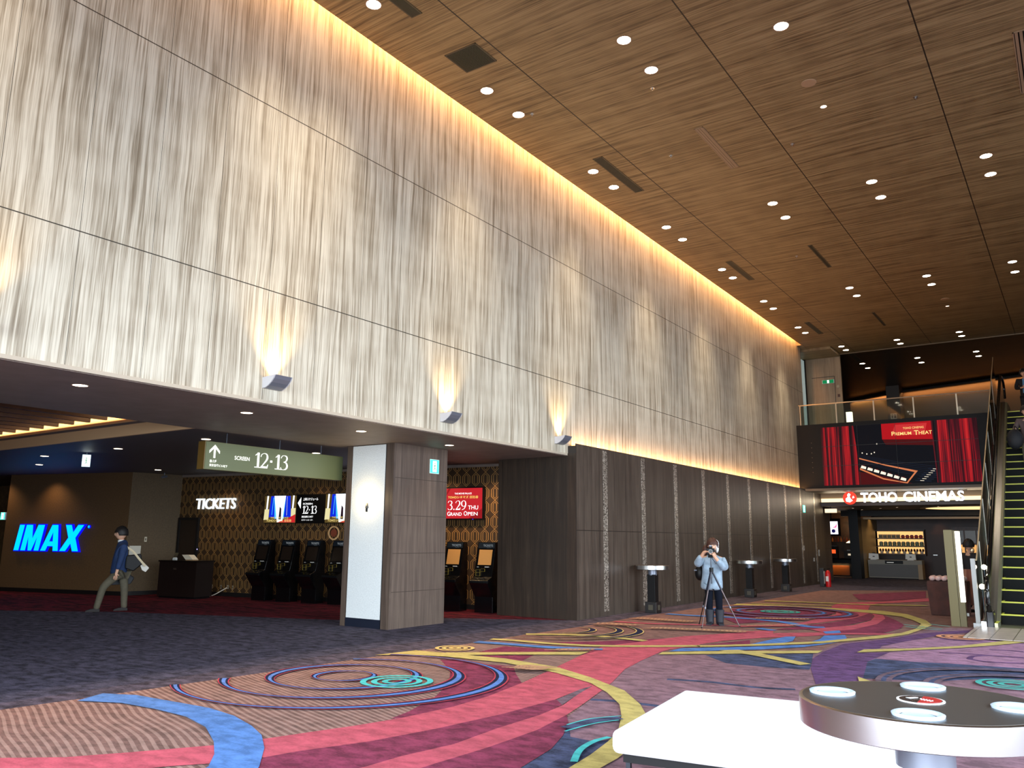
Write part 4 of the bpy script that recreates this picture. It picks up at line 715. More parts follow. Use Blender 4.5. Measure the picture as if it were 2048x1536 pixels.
e, w, h = display(-4.71, -3.85, 1.77, 2.45, 'black wall display with white arrow and 12 13 screen schedule text')
WS = E('screen_white', (250, 252, 252), 1.6); m = MB(); m.quad((-w+.03, -.094, h*.70), (-w+.13, -.094, h*.50), (-w+.13, -.094, h*.90)); m.build('arrow', WS, e)
m = MB(); add_text(m, '上映スケジュール', -w*.55, w*.5, h*.78, h*.88, -.094, .01); m.build('heading_lettering', WS, e)
m = MB(); add_text(m, 'SCREEN', -w*.55, w*.12, h*.64, h*.70, -.094, .01); m.build('screen_lettering', WS, e)
m = MB(); add_serif(m, '12-13', -w*.6, w*.45, h*.33, h*.60, -.094); m.build('numerals', WS, e)
m = MB(); add_text(m, '東京宝塚ビル地下', -w*.6, w*.2, h*.19, h*.26, -.094, .01); m.build('place_lettering', WS, e)
m = MB(); add_text(m, 'スクリーン12・13へ', -w*.6, w*.2, h*.09, h*.14, -.094, .01); m.build('direction_lettering', WS, e)
e, w, h = display(-3.85, -2.86, 1.77, 2.46, 'wall display of blue hall partly hidden behind the pillar'); picture_hall(e, w, h)
e, w, h = display(-.66, .36, 1.84, 2.54, 'red wall display announcing 3.29 THU GRAND OPEN above the ticket machines')
box('red_picture', -w+.03, w-.03, -.095, -.09, .03, h-.03, E('red_picture', (205, 38, 48), .95), e)
m = MB()
m.quad((-w+.03, -.096, h-.2), (-w+.03, -.096, h-.3), (-w+.16, -.096, h-.03), (-w+.22, -.096, h-.03)); m.quad((w-.35, -.096, .03), (w-.03, -.096, .03), (w-.03, -.096, .24)); m.build('drapery_folds', E('red_fold', (170, 26, 36), .8), e)
wt = E('screen_white', (250, 252, 252), 1.6)
m = MB(); add_text(m, 'THE MOVIE PALACE', -w*.38, w*.44, h*.77, h*.82, -.098, .01); add_serif(m, '3.29', -w*.72, w*.22, h*.30, h*.58, -.098); add_text(m, 'THU', w*.28, w*.76, h*.31, h*.43, -.098, .005)
add_text(m, 'G', -w*.72, -w*.58, h*.12, h*.25, -.098, .005); add_text(m, 'RAND', -w*.56, -w*.02, h*.125, h*.225, -.098, .005); add_text(m, 'O', w*.08, w*.24, h*.125, h*.26, -.098, .005); add_text(m, 'PEN', w*.27, w*.74, h*.13, h*.235, -.098, .005)
m.build('white_lettering', wt, e)
m = MB(); add_text(m, 'TOHOシネマズ 日比谷', -w*.70, w*.76, h*.645, h*.73, -.098, .012); m.build('gold_lettering', E('screen_gold', (250, 220, 110), 1.3), e)
box('power_lamp', w*.5, w*.52, -.095, -.09, .005, .02, E('blue_led', (60, 60, 255), 3), e)
# round emblem half hidden behind the pillar
e = wall_root('round_emblem', -3.60, -.03, 1.55, 'pale ring emblem on the wallpaper, half hidden behind the pillar', 'emblem')
T = Matrix.Rotation(PI/2, 4, 'X'); MB().lathe([(.13, 0), (.16, 0), (.16, .02), (.13, .02)], n=28, T=T, closed=True).build('ring', mat('emblem_pale', (210, 170, 120), .5), e)
MB().lathe([(.09, 0), (.09, .015)], n=24, T=T).build('disc', mat('emblem_disc_red', (120, 60, 40), .5), e)

# ------------------------------------------------------------------ ticket machines
def kiosk():
    e = empty('ticket_machine'); w = .205
    prof = [(.30, 0), (.57, 0), (.57, .31), (.80, .58), (.80, .635), (.62, .70), (.57, .88), (.45, 1.38), (.33, 1.38), (.30, 1.30)]
    MB().prism([(-a, b) for a, b in prof], -w, w, 'x').build('cabinet', M_GBLACK, e, bevel=.008)
    def face(name, u0, u1, t0, t1, p0, p1, m, off=.004):
        """panel on the slope from p0 to p1 (depth, height)"""
        (d0, z0), (d1, z1) = p0, p1; nx, nz = (z1-z0), -(d1-d0); l = math.hypot(nx, nz); ox, oz = -nx/l*off, nz/l*off*1
        q = []
        for u, t in ((u0, t0), (u1, t0), (u1, t1), (u0, t1)):
            d = d0+(d1-d0)*t; z = z0+(z1-z0)*t; q.append((u, -d+ox, z-oz if False else z+abs(oz)))
        mb = MB(); mb.quad(*q); o = mb.build(name, m, e, fix=False); s = o.modifiers.new('t', 'SOLIDIFY'); s.thickness = .003; return o
    lo, hi = (.57, .88), (.45, 1.38)
    face('touch_screen', -.15, .15, .10, .70, lo, hi, mat('dim_screen', (34, 26, 20), .15), .004)
    face('header_panel', -.185, .185, .76, .98, lo, hi, mat('header_slate', (22, 30, 38), .3), .004)
    m = MB(); add_text(m, 'TICKETS', -.07, .15, 1.292, 1.335, -.480, .0); add_text(m, 'チケット', .02, .10, 1.262, 1.275, -.486, .0); m.build('lettering', E('kiosk_text', (190, 200, 206), .55), e)
    o = face('keypad_panel', -.17, -.02, .1, .85, (.62, .70), (.57, .88), mat('panel_black', (14, 14, 14), .3), .004)
    m = MB()
    for (a, b, z0, z1) in ((-.16, -.06, .715, .718), (-.16, -.06, .78, .785), (-.16, -.06, .84, .843), (-.16, -.155, .715, .84), (-.065, -.06, .715, .84), (-.06, .03, .80, .803), (.03, .035, .80, .86), (-.06, .03, .857, .86)):
        m.box(a, b, -.632+(z0-.70)*.25, -.622+(z0-.70)*.25, z0, z1)
    m.build('gold_outlines', mat('gold_line', (170, 146, 60), .4, .4), e)
    m = MB(); m.box(.03, .12, -.60, -.575, .885, .90); m.box(-.15, -.12, -.595, -.575, .885, .895); m.build('reader_slot', mat('pale_plate', (210, 206, 196), .3), e)
    m = MB(); m.box(-.12, -.06, -.74, -.70, .652, .668); m.box(.0, .10, -.73, -.69, .655, .672); m.build('tray_edges', M_DSTEEL, e)
    box('shelf_lip', -w-.004, w+.004, -.806, -.78, .59, .63, M_BLACK, e)
    return e
kp = kiosk(); KL = ['the one beside the bare wallpaper', 'second from the reception desk', 'third from the reception desk', 'partly hidden by the white pillar face', 'half hidden by the taupe side of the pillar', 'the one standing next to the brown alcove wall']
for i, k in enumerate((0, 1, 2, 3, 7, 8)):
    e = kp if i == 0 else copy_tree(kp); x = -5.5+.205+k*.744; c, s = math.cos(A2), math.sin(A2)
    e.location = (WO[0]+c*x, WO[1]+s*x, 0); e.rotation_euler.z = A2
    if k >= 7:
        for ch in [q for q in bpy.data.objects if q.parent == e and q.name.startswith('touch_screen')]:
            ch.data = ch.data.copy(); ch.data.materials[0] = mat('amber_reflection', (190, 140, 80), .3)  # amber mirror reflection put into the colour of these two screens
    tag(e, 'black self-service ticket machine, %s' % KL[i], 'ticket machine', 'black ticket machines along the wallpapered wall')

# ------------------------------------------------------------------ reception desk and things on it
e = empty('reception_desk', (-17.85, 12.02, 0), A2+.06, 'dark brown reception desk in the corner by the dark door', 'desk')
DK = mat('espresso_laminate', (26, 15, 11), .45)
box('body', -.58, .58, -.28, .28, .04, .84, DK, e); box('desktop', -.60, .60, -.30, .30, .84, .875, mat('espresso_top', (18, 11, 9), .3), e)
box('plinth', -.55, .55, -.25, .25, 0, .04, M_BLACK, e); box('front_plate', -.13, -.04, -.286, -.28, .66, .70, mat('plate', (60, 50, 44), .3), e)
for i, (x, y, z, rz, nm, lb) in enumerate(((-18.30, 11.97, .876, .3, 'notice_stand', 'dark easel notice stand at the corner of the reception desk'), (-18.16, 11.90, .876, .1, 'card_holder', 'small white card holder on the reception desk beside the notice stand'))):
    e = empty(nm, (x, y, z), rz, lb, 'stand')
    if i == 0: MB().prism([(-.03, 0), (.0, 0), (.07, .17), (.05, .17)], -.06, .06, 'y').build('board', mat('stand_brown', (92, 80, 60), .5), e); box('foot', -.05, .1, -.05, .05, 0, .01, M_BLACK, e)
    else: box('holder', -.05, .05, -.03, .03, 0, .05, M_WHITEP, e); box('cards', -.04, .04, -.02, .02, .05, .06, M_WHITE, e)
e = empty('leaflet_rest', (-17.72, 12.0, .876), .2, 'white sloping leaflet rest on top of the reception desk', 'stand')
MB().prism([(-.16, .13), (.05, .13), (.19, .02), (.16, .0), (-.02, .0)], -.09, .09, 'y').build('sloped_sheets', mat('paper', (232, 222, 196), .6), e)
box('wooden_rest', -.02, .18, -.1, .1, 0, .018, mat('rest_wood', (150, 110, 60), .5), e)
for i, (x, z, nm) in enumerate(((-7.36, .22, 'lone pale outlet beside the desk'), (-7.05, .215, 'slim pale outlet plate left of the plugged cable'), (-6.82, .22, 'pale outlet with the white plug in it'), (-6.66, .215, 'slim pale outlet plate nearest the ticket machines'))):
    e = wall_root('wall_outlet', x, 0, z-.04, nm.replace('left of', 'before'), 'outlet', 'outlets low on the wallpapered wall'); box('plate', -.025 if i % 2 == 0 else -.012, .025 if i % 2 == 0 else .012, -.012, 0, 0, .09, mat('outlet_plate', (150, 140, 120), .5), e); box('socket', -.008, .008, -.014, -.011, .025, .06, M_BLACK, e)
c, s = math.cos(A2), math.sin(A2)
def wpnt(x, y, z): return (WO[0]+c*x-s*y, WO[1]+s*x+c*y, z)
pts = [wpnt(-6.82, -.03, .21), wpnt(-6.86, -.12, .16), wpnt(-7.0, -.25, .05), wpnt(-7.12, -.32, .012), wpnt(-7.3, -.40, .012), wpnt(-7.45, -.55, .012), wpnt(-7.2, -.62, .012), wpnt(-6.95, -.58, .012), wpnt(-7.2, -.68, .012), wpnt(-7.55, -.72, .012)]
o = MB().tube(smooth3(pts, 5), .012, 6).build('power_cable', mat('cable_white', (214, 206, 190), .5), smooth=True); tag(o, 'white power cable trailing from the outlet to the reception desk', 'cable')
e = wall_root('door_intercom', -8.0+.0, -.0, 1.06, 'small intercom with a bluish light on the wallpaper by the dark door', 'intercom')
box('plate', .0, .09, -.02, 0, 0, .12, mat('intercom', (40, 36, 34), .4), e); box('lamp', .03, .055, -.023, -.02, .05, .075, E('violet_led', (190, 180, 255), 3), e)
e = empty('security_camera', (-19.0, 11.95, 3.02), 0, 'small white security camera under the low ceiling in the lobby corner', 'camera')
MB().tube([(0, 0, 0), (0, 0, -.08)], .012, 6).build('bracket', M_SILVER, e); MB().tube([(-.05, -.03, -.11), (.07, .03, -.09)], .03, 10).build('body', M_SILVER, e)
c1, s1 = math.cos(A1), math.sin(A1)
e = empty('light_switch', (-19.43, 11.86, 1.30), PI/2-.15, 'pale switch plate on the olive return wall above the walking man', 'switch'); box('plate', -.03, .03, -.014, 0, 0, .12, mat('switch_plate', (206, 196, 170), .5), e); box('rocker', -.015, .015, -.018, -.014, .03, .09, mat('switch_key', (90, 84, 70), .5), e)
e = empty('alarm_button', (-19.46, 11.62, .98), PI/2-.15, 'white square notice sheet on the olive return wall behind the walking man', 'notice'); box('sheet', -.14, .14, -.01, 0, 0, .22, mat('notice_paper', (206, 202, 186), .6), e); e.name = 'wall_notice'
# ------------------------------------------------------------------ round high tables
def high_table(cups=True):
    e = empty('high_table'); R_ = .375 if cups else .34; cw = .06 if cups else .085
    MB().lathe([(R_, .865), (R_, .942), (R_-.006, .945), (R_-.012, .945), (R_-.012, .862), (R_-.006, .862)], n=72, closed=True).build('steel_rim', M_STEEL, e, smooth=True)
    MB().lathe([(R_-.012, .87), (R_-.012, .9455)], n=72).build('tabletop', mat('dark_laminate', (58, 56, 54), .38), e, smooth=True)
    MB().lathe([(.088, .745), (.088, .865)], n=28).build('collar', M_SILVER, e, smooth=True)
    MB().box(-cw, cw, -cw, cw, .20, .76).build('column', M_BLACK, e, bevel=.004)
    box('base_box', -.125, .125, -.125, .125, 0, .22, mat('pedestal_black', (22, 19, 18), .4), e, bevel=.006)
    m = MB(); m.box(-.05, .05, -.129, -.125, .06, .16); m.box(.125, .129, -.05, .05, .06, .16); m.build('base_plate', mat('plate_olive', (70, 66, 54), .4), e)
    if cups:
        for k in range(4):
            a = k*PI/2+.12; x, y = .27*math.cos(a), .27*math.sin(a)
            MB().lathe([(.050, .9455), (.072, .9455), (.074, .952), (.068, .955), (.058, .953), (.050, .940), (.046, .925), (.044, .924), (.044, .938)], c=(x, y, 0), n=32, closed=True).build('cup_holder', M_CUP, e, smooth=True)
            MB().lathe([(.047, .9456), (.047, .9462)], c=(x, y, 0), n=28).build('holder_floor', mat('cup_floor', (176, 200, 222), .4), e)
        MB().lathe([(.072, .9456), (.072, .948)], n=40).build('badge_ring', mat('badge_white', (238, 240, 240), .4), e)
        m = MB(); m.lathe([(.064, .948), (.064, .949)], n=40); o = m.build('badge_field', mat('badge_black', (12, 12, 14), .25), e)
        m = MB(); n = 20; pts = [(0, -.064)]+[(.062*math.cos(-PI/2+PI*i/n), .062*math.sin(-PI/2+PI*i/n)) for i in range(1, n)]+[(0, .064)]; m.prism(pts, .949, .9497, 'z'); m.build('badge_red_half', mat('badge_red', (170, 24, 26), .3), e)
        m = MB(); m.prism([(-.045, .0), (-.02, .028), (-.01, .022), (-.03, -.012)], .9497, .9502, 'z')
        for j in range(5): m.prism([(-.004+j*.009, .012-j*.004), (.001+j*.009, .014-j*.004), (.003+j*.009, .004-j*.004), (-.002+j*.009, .002-j*.004)], .9497, .9502, 'z')
        for j in range(4): m.prism([(.002+j*.009, -.008-j*.003), (.007+j*.009, -.006-j*.003), (.008+j*.009, -.014-j*.003), (.003+j*.009, -.016-j*.003)], .9497, .9502, 'z')
        m.build('badge_marks', mat('badge_white', (238, 240, 240), .4), e)
    return e
t0 = high_table(True); t0.location = (-.485, 3.05, 0); tag(t0, 'round high table with steel rim, four pale cup holders and a red badge', 'table', 'round high tables')
t1 = high_table(False)
for i, y in enumerate((15.70, 21.7, 24.9)):
    e = t1 if i == 0 else copy_tree(t1); e.location = (-7.335, y, 0); tag(e, 'round steel-rimmed high table against the dark panelled wall, %s' % ('the nearest of the three', 'the middle one of the three', 'the most distant of the three')[i], 'table', 'round high tables')

# ------------------------------------------------------------------ white bench
e = empty('bench', (-2.17, 4.08, 0), math.radians(7), 'square white leather bench under the edge of the round table', 'bench')
o = MB().box(0, 1.56, 0, 1.38, .335, .455).build('cushion', M_WHITE, e); b = o.modifiers.new('b', 'BEVEL'); b.width = .035; b.segments = 4
box('under_frame', .05, 1.51, .05, 1.33, .29, .335, M_BLACK, e)
for x in (.06, 1.48):
    for y in (.06, 1.30): box('leg', x, x+.025, y, y+.025, 0, .29, M_DSTEEL, e)

# ------------------------------------------------------------------ escalator
T30 = math.tan(math.radians(30))
def zi(y): return (y-17.2)*T30
e = empty('escalator', (0, 0, 0), 0, 'steep escalator with yellow-edged black steps rising to the gallery', 'escalator')
YL = mat('step_yellow', (208, 204, 66), .5); RB = mat('step_black', (9, 10, 8), .6, spec=.15)
XL, XR = -1.335, -.335
for i in range(1, 26):
    y0 = 17.2+.3464*(i-1)+.25; z1 = .2*i
    st = box('step', XL, XR, y0, y0+.40, z1-.26, z1, RB, e)
    m = MB(); m.box(XL, XR, y0-.004, y0+.03, z1-.022, z1+.003); m.box(XL, XL+.035, y0, y0+.37, z1, z1+.003); m.box(XR-.035, XR, y0, y0+.37, z1, z1+.003)
    m.build('yellow_edging', YL, st)
def strip(x0, x1, off0, off1, name, m, ya=17.0, yb=26.2, e=e):
    return MB().prism([(16.62, max(off0, 0)), (ya+.1, max(off0, 0)), (yb, zi(yb)+off0), (27.2, zi(yb)+off0), (27.2, zi(yb)+off1), (yb-.15, zi(yb)+off1), (ya+.1, off1), (16.62, off1)], x0, x1, 'x').build(name, m, e)
SK = mat('skirt_steel', (150, 146, 120), .35, .7)
for sx, a in ((-1, XL), (1, XR)):
    q = sorted((a+sx*.001, a+sx*.05)); strip(q[0], q[1], -.25, .10, 'skirt_panel', SK)
    q = sorted((a+sx*.05, a+sx*.25)); strip(q[0], q[1], .02, .12, 'deck', M_STEEL)
    gx = a+sx*.11
    MB().prism([(16.72, .15), (17.2, .13), (26.1, zi(26.1)+.13), (27.0, zi(26.1)+.13), (27.0, zi(26.1)+.80), (26.1, zi(26.1)+.82), (17.15, .82), (16.8, .78), (16.66, .62), (16.64, .35)], gx-.006, gx+.006, 'x').build('glass_balustrade', M_GLASS, e)
    pts = smooth3([(gx, 17.15, .20), (gx, 16.75, .22), (gx, 16.56, .40), (gx, 16.56, .66), (gx, 16.72, .84), (gx, 17.15, .92), (gx, 18.0, zi(18)+.92), (gx, 22, zi(22)+.92), (gx, 25.6, zi(25.6)+.92), (gx, 26.2, zi(26.1)+.93), (gx, 27.0, zi(26.1)+.93), (gx, 27.25, zi(26.1)+.75), (gx, 27.2, zi(26.1)+.45)], 6)
    MB().tube(pts, .038, 10).build('handrail', M_GBLACK, e, smooth=True)
    MB().box(gx-.06, gx+.06, 16.60, 17.0, 0, .30).build('newel_base', M_GBLACK, e, bevel=.02)
box('comb_plate', XL, XR, 16.66, 17.45, .005, .02, mat('comb', (120, 118, 100), .4, .6), e)
m = MB(); m.box(XL, XR, 16.66, 16.70, .02, .024).box(XL-.05, XL, 16.64, 17.3, .10, .103); m.build('yellow_floor_edge', YL, e)
MB().prism([(16.9, .0), (17.9, 0), (26.6, 4.6), (29.3, 4.6), (29.3, 4.84), (26.2, 4.84), (17.6, .03)], XL-.22, XR+.22, 'x').build('truss_casing', mat('truss_dark', (60, 54, 44), .5), e)
GE = mat('warm_edge_metal', (214, 190, 150), .3, .6)
g = empty('glass_guard', (-1.62, 16.7, 0), 0, 'tall outer glass guard running up beside the escalator', 'guard')
def gz(y): return (y-.5)*T30
MB().prism([(.05, .12), (.6, .12), (9.6, gz(9.6)+.0), (10.2, 5.15), (10.2, 6.75), (9.7, gz(9.7)+1.12), (.5, 1.14), (.05, 1.14)], -.006, .006, 'x').build('glass_sheet', M_GLASS, g)
MB().prism([(.05, 1.14), (.5, 1.14), (9.7, gz(9.7)+1.12), (10.2, 6.75), (10.2, 6.78), (9.7, gz(9.7)+1.155), (.5, 1.17), (.05, 1.17)], -.009, .009, 'x').build('bright_edge', GE, g)
box('end_post', -.05, .02, -.02, .06, 0, 1.18, mat('post_white', (140, 140, 136), .4, .2), g); box('post_foot', -.09, .05, -.05, .10, 0, .08, mat('post_grey', (150, 150, 148), .4, .3), g)
m = MB()
for k in range(6):
    y = 1.2+k*1.5; box('glass_joint', -.012, .012, y, y+.012, gz(y)+.05, gz(y)+1.08, mat('joint_steel', (176, 170, 156), .4, .3), g)
for k, z in enumerate((.42, .46)): pass
lm = E('reflection_glow', (255, 240, 210), 14)  # added glow imitating reflections of the fascia light in the glass
for i, (y, z) in enumerate(((16.78, .70), (17.45, 1.02))):
    o = MB().ball((XL-.20, y, z), .045, 12, 8).build('reflection_ball', lm, smooth=True); tag(o, 'bright added ball imitating a reflection in the escalator glass, %s' % ('the lower one', 'the upper one')[i], 'lamp', 'balls imitating reflections in the escalator glass')
    MB().tube([(XL-.20, y, z-.04), (XL-.20, y, z-.6 if i else .12)], .008, 6).build('ball_stem', M_DSTEEL, o)  # stem made up to carry the glowing ball

# ------------------------------------------------------------------ gallery balustrade
e = empty('gallery_balustrade', (0, 29.42, 5.1), 0, 'glass balustrade with thin steel handrail along the gallery edge', 'balustrade')
RS = mat('rail_steel', (200, 186, 160), .3, .6)
MB().tube([(-7.9, 0, 1.12), (-1.75, 0, 1.12)], .022, 8).build('handrail', RS, e)
for x in (-7.85, -6.62, -5.40, -4.17, -2.90, -1.80): box('post', x-.02, x+.02, -.015, .015, 0, 1.12, RS, e)
for a, b in ((-7.83, -6.64), (-6.60, -5.42), (-5.38, -4.19), (-4.15, -2.92), (-2.88, -1.82)): box('glass_pane', a, b, -.006, .006, .04, 1.08, M_GLASS, e)
e = empty('floor_lantern', (-6.93, 32.9, 5.1), 0, 'glowing white lantern box standing behind the gallery glass', 'lamp'); box('plinth', -.11, .11, -.11, .11, 0, .85, M_BLACK, e); box('lit_box', -.10, .10, -.10, .10, .85, 1.28, E('lantern', (255, 232, 190), 3.5), e); box('cap', -.11, .11, -.11, .11, 1.28, 1.30, M_BLACK, e)
e = empty('restroom_sign', (-6.50, 39.88, 6.95), 0, 'small white restroom pictogram sign on the gallery column', 'sign'); box('plate', -.13, .13, -.012, 0, 0, .27, mat('sign_plate', (190, 184, 168), .5), e)
m = MB()
for x in (-.06, .06):
    m.lathe([(.022, -.002), (.022, .002)], n=10, T=Matrix.Translation((x, -.014, .21)) @ Matrix.Rotation(PI/2, 4, 'X')); m.prism([(x-.03, .17), (x+.03, .17), (x+(.05 if x > 0 else .02), .05), (x-(.05 if x > 0 else .02), .05)], -.016, -.013, 'y')
m.build('figures', M_BLACK, e)
o = box('alarm_panel', -7.08, -7.0, 31.87, 31.9, 6.85, 6.95, mat('alarm_red', (70, 36, 24), .5)); tag(o, 'small dark call plate beside the upper-storey door', 'panel')
o = MB().lathe([(.06, 0), (.055, .015)], n=16, T=Matrix.Translation((-7.05, 31.9, 7.25)) @ Matrix.Rotation(PI/2, 4, 'X')).build('round_sensor', mat('sensor_pale', (170, 150, 120), .5)); tag(o, 'pale round sensor on the tan wall beside the upper-storey door', 'sensor')

# ------------------------------------------------------------------ video wall
e = empty('video_wall', (-4.71, 29.0, 3.24), 0, 'huge black-framed video wall showing red curtains and a dark theatre', 'screen')
MB().box(-3.19, 3.0, 0, .34, 0, 2.22).build('housing', mat('video_housing', (12, 10, 9), .5, spec=.2), e)
m = MB()
for r_ in range(7): m.box(-2.72, -2.70, -.004, 0, .55+r_*.17, .565+r_*.17)
m.build('status_lamps', E('dim_lamp', (150, 130, 100), .7), e)
def curtain_mat():
    t = NT('curtain_picture'); c = t.coord()
    a = t.noise(t.comb(t.math('MULTIPLY', c[0], 9), 0, t.math('MULTIPLY', c[2], .12)), 1.0, 4, .7)
    col = t.ramp(a, [(.38, (14, 0, 8)), (.47, (84, 10, 26)), (.55, (176, 16, 30)), (.64, (222, 40, 44))])
    t.link(col, t.b.inputs['Emission Color']); t.b.inputs['Emission Strength'].default_value = .75; t.b.inputs['Base Color'].default_value = (.005, .005, .005, 1); t.b.inputs['Specular IOR Level'].default_value = .1; t.b.inputs['Roughness'].default_value = .5; return t.m
CU = curtain_mat()
PX0, PX1, PZ0, PZ1 = -2.36, 2.36, .09, 2.08
def pq(m, mi, *p, k=[0]):
    k[0] += 1; m.m = mi
    pts = [(PX0+(PX1-PX0)*u, -.012-.0006*k[0], PZ0+(PZ1-PZ0)*v) for u, v in p]
    for t in tessellate_polygon([[Vector((a, c, 0)) for a, b, c in pts]]): m.quad(*[pts[i] for i in t])
box('panel_back', PX0-.02, PX1+.02, -.011, 0, PZ0-.02, PZ1+.02, M_BLACK, e)
m = MB(); mats = [E('vw_dark', (12, 14, 24), .6), CU, E('vw_red', (196, 16, 28), .8), E('vw_redlow', (96, 14, 18), .6), E('vw_wood', (226, 132, 84), .9), E('vw_cream', (250, 236, 214), 1.2), E('vw_navy', (30, 40, 62), .6), E('vw_glow', (226, 54, 56), .8)]
pq(m, 0, (0, 0), (1, 0), (1, 1), (0, 1))
pq(m, 3, (.24, 0), (.58, 0), (.40, .13), (.24, .22))
pq(m, 2, (.41, .74), (.74, .70), (.74, 1), (.41, 1)); pq(m, 7, (.47, .80), (.68, .78), (.70, .97), (.50, .97)); pq(m, 3, (.41, .74), (.43, .65), (.74, .60), (.74, .70))
for j in range(7): pq(m, 6, (.25, .50-j*.018), (.50, .36-j*.028), (.74, .26-j*.03), (.74, .255-j*.03), (.50, .352-j*.028), (.25, .496-j*.018))
pq(m, 4, (.25, .43), (.42, .30), (.60, .18), (.545, .02), (.50, .04), (.40, .10), (.25, .28), (.25, .25), (.40, .075), (.55, .0), (.62, .20), (.42, .32), (.25, .45))
for j in range(7):
    u = .255+j*.042; v = .31-j*.036; pq(m, 5, (u, v-.03), (u+.034, v-.055), (u+.038, v-.015), (u+.008, v+.012)); pq(m, 3, (u+.012, v+.01), (u+.03, v-.005), (u+.03, v+.012), (u+.015, v+.02))
for j in range(7):
    u = .60+j*.014; v = .04+j*.03; pq(m, 6, (u, v), (u+.10, v-.02), (u+.10, v-.008), (u, v+.012)); pq(m, 5, (u+.03, v-.002), (u+.055, v-.007), (u+.055, v), (u+.03, v+.005))
for u, v in ((.37, .66), (.30, .50), (.35, .52), (.27, .52), (.33, .50)): pq(m, 5, (u, v), (u+.007, v), (u+.007, v+.018), (u, v+.018))
pq(m, 1, (0, 0), (.24, 0), (.24, .5), (.225, 1), (0, 1)); pq(m, 1, (.735, 0), (.965, 0), (1, 0), (1, 1), (.725, 1))
m.build('picture', mats, e)
m = MB(); X = lambda u: PX0+(PX1-PX0)*u; Z = lambda v: PZ0+(PZ1-PZ0)*v
add_text(m, 'TOHO CINEMAS', X(.55), X(.68), Z(.885), Z(.92), -.06); add_text(m, 'P', X(.475), X(.495), Z(.79), Z(.855), -.06, .01); add_text(m, 'REMIUM', X(.497), X(.60), Z(.79), Z(.84), -.06, .01); add_text(m, 'T', X(.618), X(.645), Z(.78), Z(.855), -.06, .01); add_text(m, 'HEAT', X(.647), X(.728), Z(.785), Z(.84), -.06, .01)
m.build('caption', E('vw_caption', (250, 214, 130), 1.3), e)
m = MB()
for k in (1, 2): m.box(PX0, PX1, -.066, -.062, Z(k/3)-.007, Z(k/3)+.007)
for k in range(1, 4): m.box(X(k/4)-.005, X(k/4)+.005, -.066, -.062, PZ0, PZ1)
m.build('panel_joints', mat('joint_black', (6, 4, 6), .5), e)

# ------------------------------------------------------------------ cinema entrance sign
fa = struct(box('trim_fascia', -7.75, 8.0, 31.02, 31.12, 2.72, 3.16, mat('fascia_tan', (176, 148, 108), .5)))
e = empty('fascia_light', (0, 31.0, 2.86), 0, 'blazing white strip light along the fascia behind the cinema letters', 'light')
box('tube', -7.70, -2.0, -.02, .015, 0, .13, E('fascia_tube', (255, 226, 180), 1.7), e); box('tray', -7.72, -1.98, -.03, .018, -.02, 0, M_BLACK, e)
o = box('corner_strip_light', -7.70, -7.30, 31.4, 31.5, 2.50, 2.64, E('fascia_tube', (255, 226, 180), 3.2)); tag(o, 'short bright box light at the corner below the fascia strip', 'light'); MB().box(-7.52, -7.48, 31.43, 31.47, 2.64, 2.72).build('hanger', M_BLACK, o)
area('fascia_wash', (-4.8, 30.9, 2.9), (0, -1, -.5), 5.4, .2, 28, (1, .82, .58))
e = empty('cinema_sign', (0, 30.0, 0), 0, 'white lit TOHO CINEMAS letters with a round red emblem', 'sign')
m = MB(); add_text(m, 'TOHO', -6.14, -4.99, 2.79, 3.12, 0, .02, 0, .06); add_text(m, 'CINEMAS', -4.80, -3.00, 2.79, 3.12, 0, .02, 0, .06); m.build('letters', E('cinema_white', (250, 252, 255), 3.5), e)
T = Matrix.Translation((-6.50, 0, 2.95)) @ Matrix.Rotation(PI/2, 4, 'X')
MB().lathe([(.225, -.05), (.225, 0), (.20, .01)], n=36, T=T).build('emblem_disc', E('emblem_red', (226, 60, 44), 1.7), e)
m = MB()
m.prism([(-6.62, 2.83), (-6.50, 2.80), (-6.40, 2.86), (-6.46, 2.92), (-6.50, 3.00), (-6.46, 3.07), (-6.52, 3.12), (-6.57, 3.06), (-6.56, 2.98), (-6.63, 2.93)], -.02, -.012, 'y'); m.prism([(-6.41, 2.93), (-6.34, 2.96), (-6.37, 3.02), (-6.40, 3.0)], -.02, -.012, 'y'); m.build('emblem_mark', E('emblem_white', (255, 250, 245), 2.5), e)
m = MB(); m.tube([(-6.6, .03, 3.14), (-2.9, .03, 3.14)], .012, 6)
for x in (-6.0, -5.0, -4.0, -3.1): m.tube([(x, .03, 2.8), (x, .03, 3.2)], .01, 6)
m.build('mounting_rails', M_DSTEEL, e)
# ceiling cove ring and small lights under the gallery
e = empty('ring_light', (-3.1, 34.1, 2.72), 0, 'large oval glowing ceiling ring over the shop floor', 'light')
MB().lathe([(1.8, -.02), (1.8, -.002), (1.62, -.002), (1.62, -.02)], n=48, closed=True).build('ring', mat('ring_plaster', (206, 178, 130), .5), e); MB().lathe([(1.61, -.012), (1.61, -.004)], n=48).build('glow_disc', E('ring_glow', (255, 214, 150), 1.5), e)
for i, (x, y) in enumerate(((-7.06, 33.0), (-7.13, 34.9), (-6.2, 33.6), (-5.5, 32.9), (-4.09, 32.5), (-4.17, 34.7), (-6.9, 37.2), (-5.0, 38.0))):
    recessed('shop_downlight', x, y, 2.72, .05, 9, SOFT, 7, 'tiny downlight in the low shop ceiling, %s from the cinema letters' % nth(i), 'downlights in the low shop ceiling', cone=1.6)
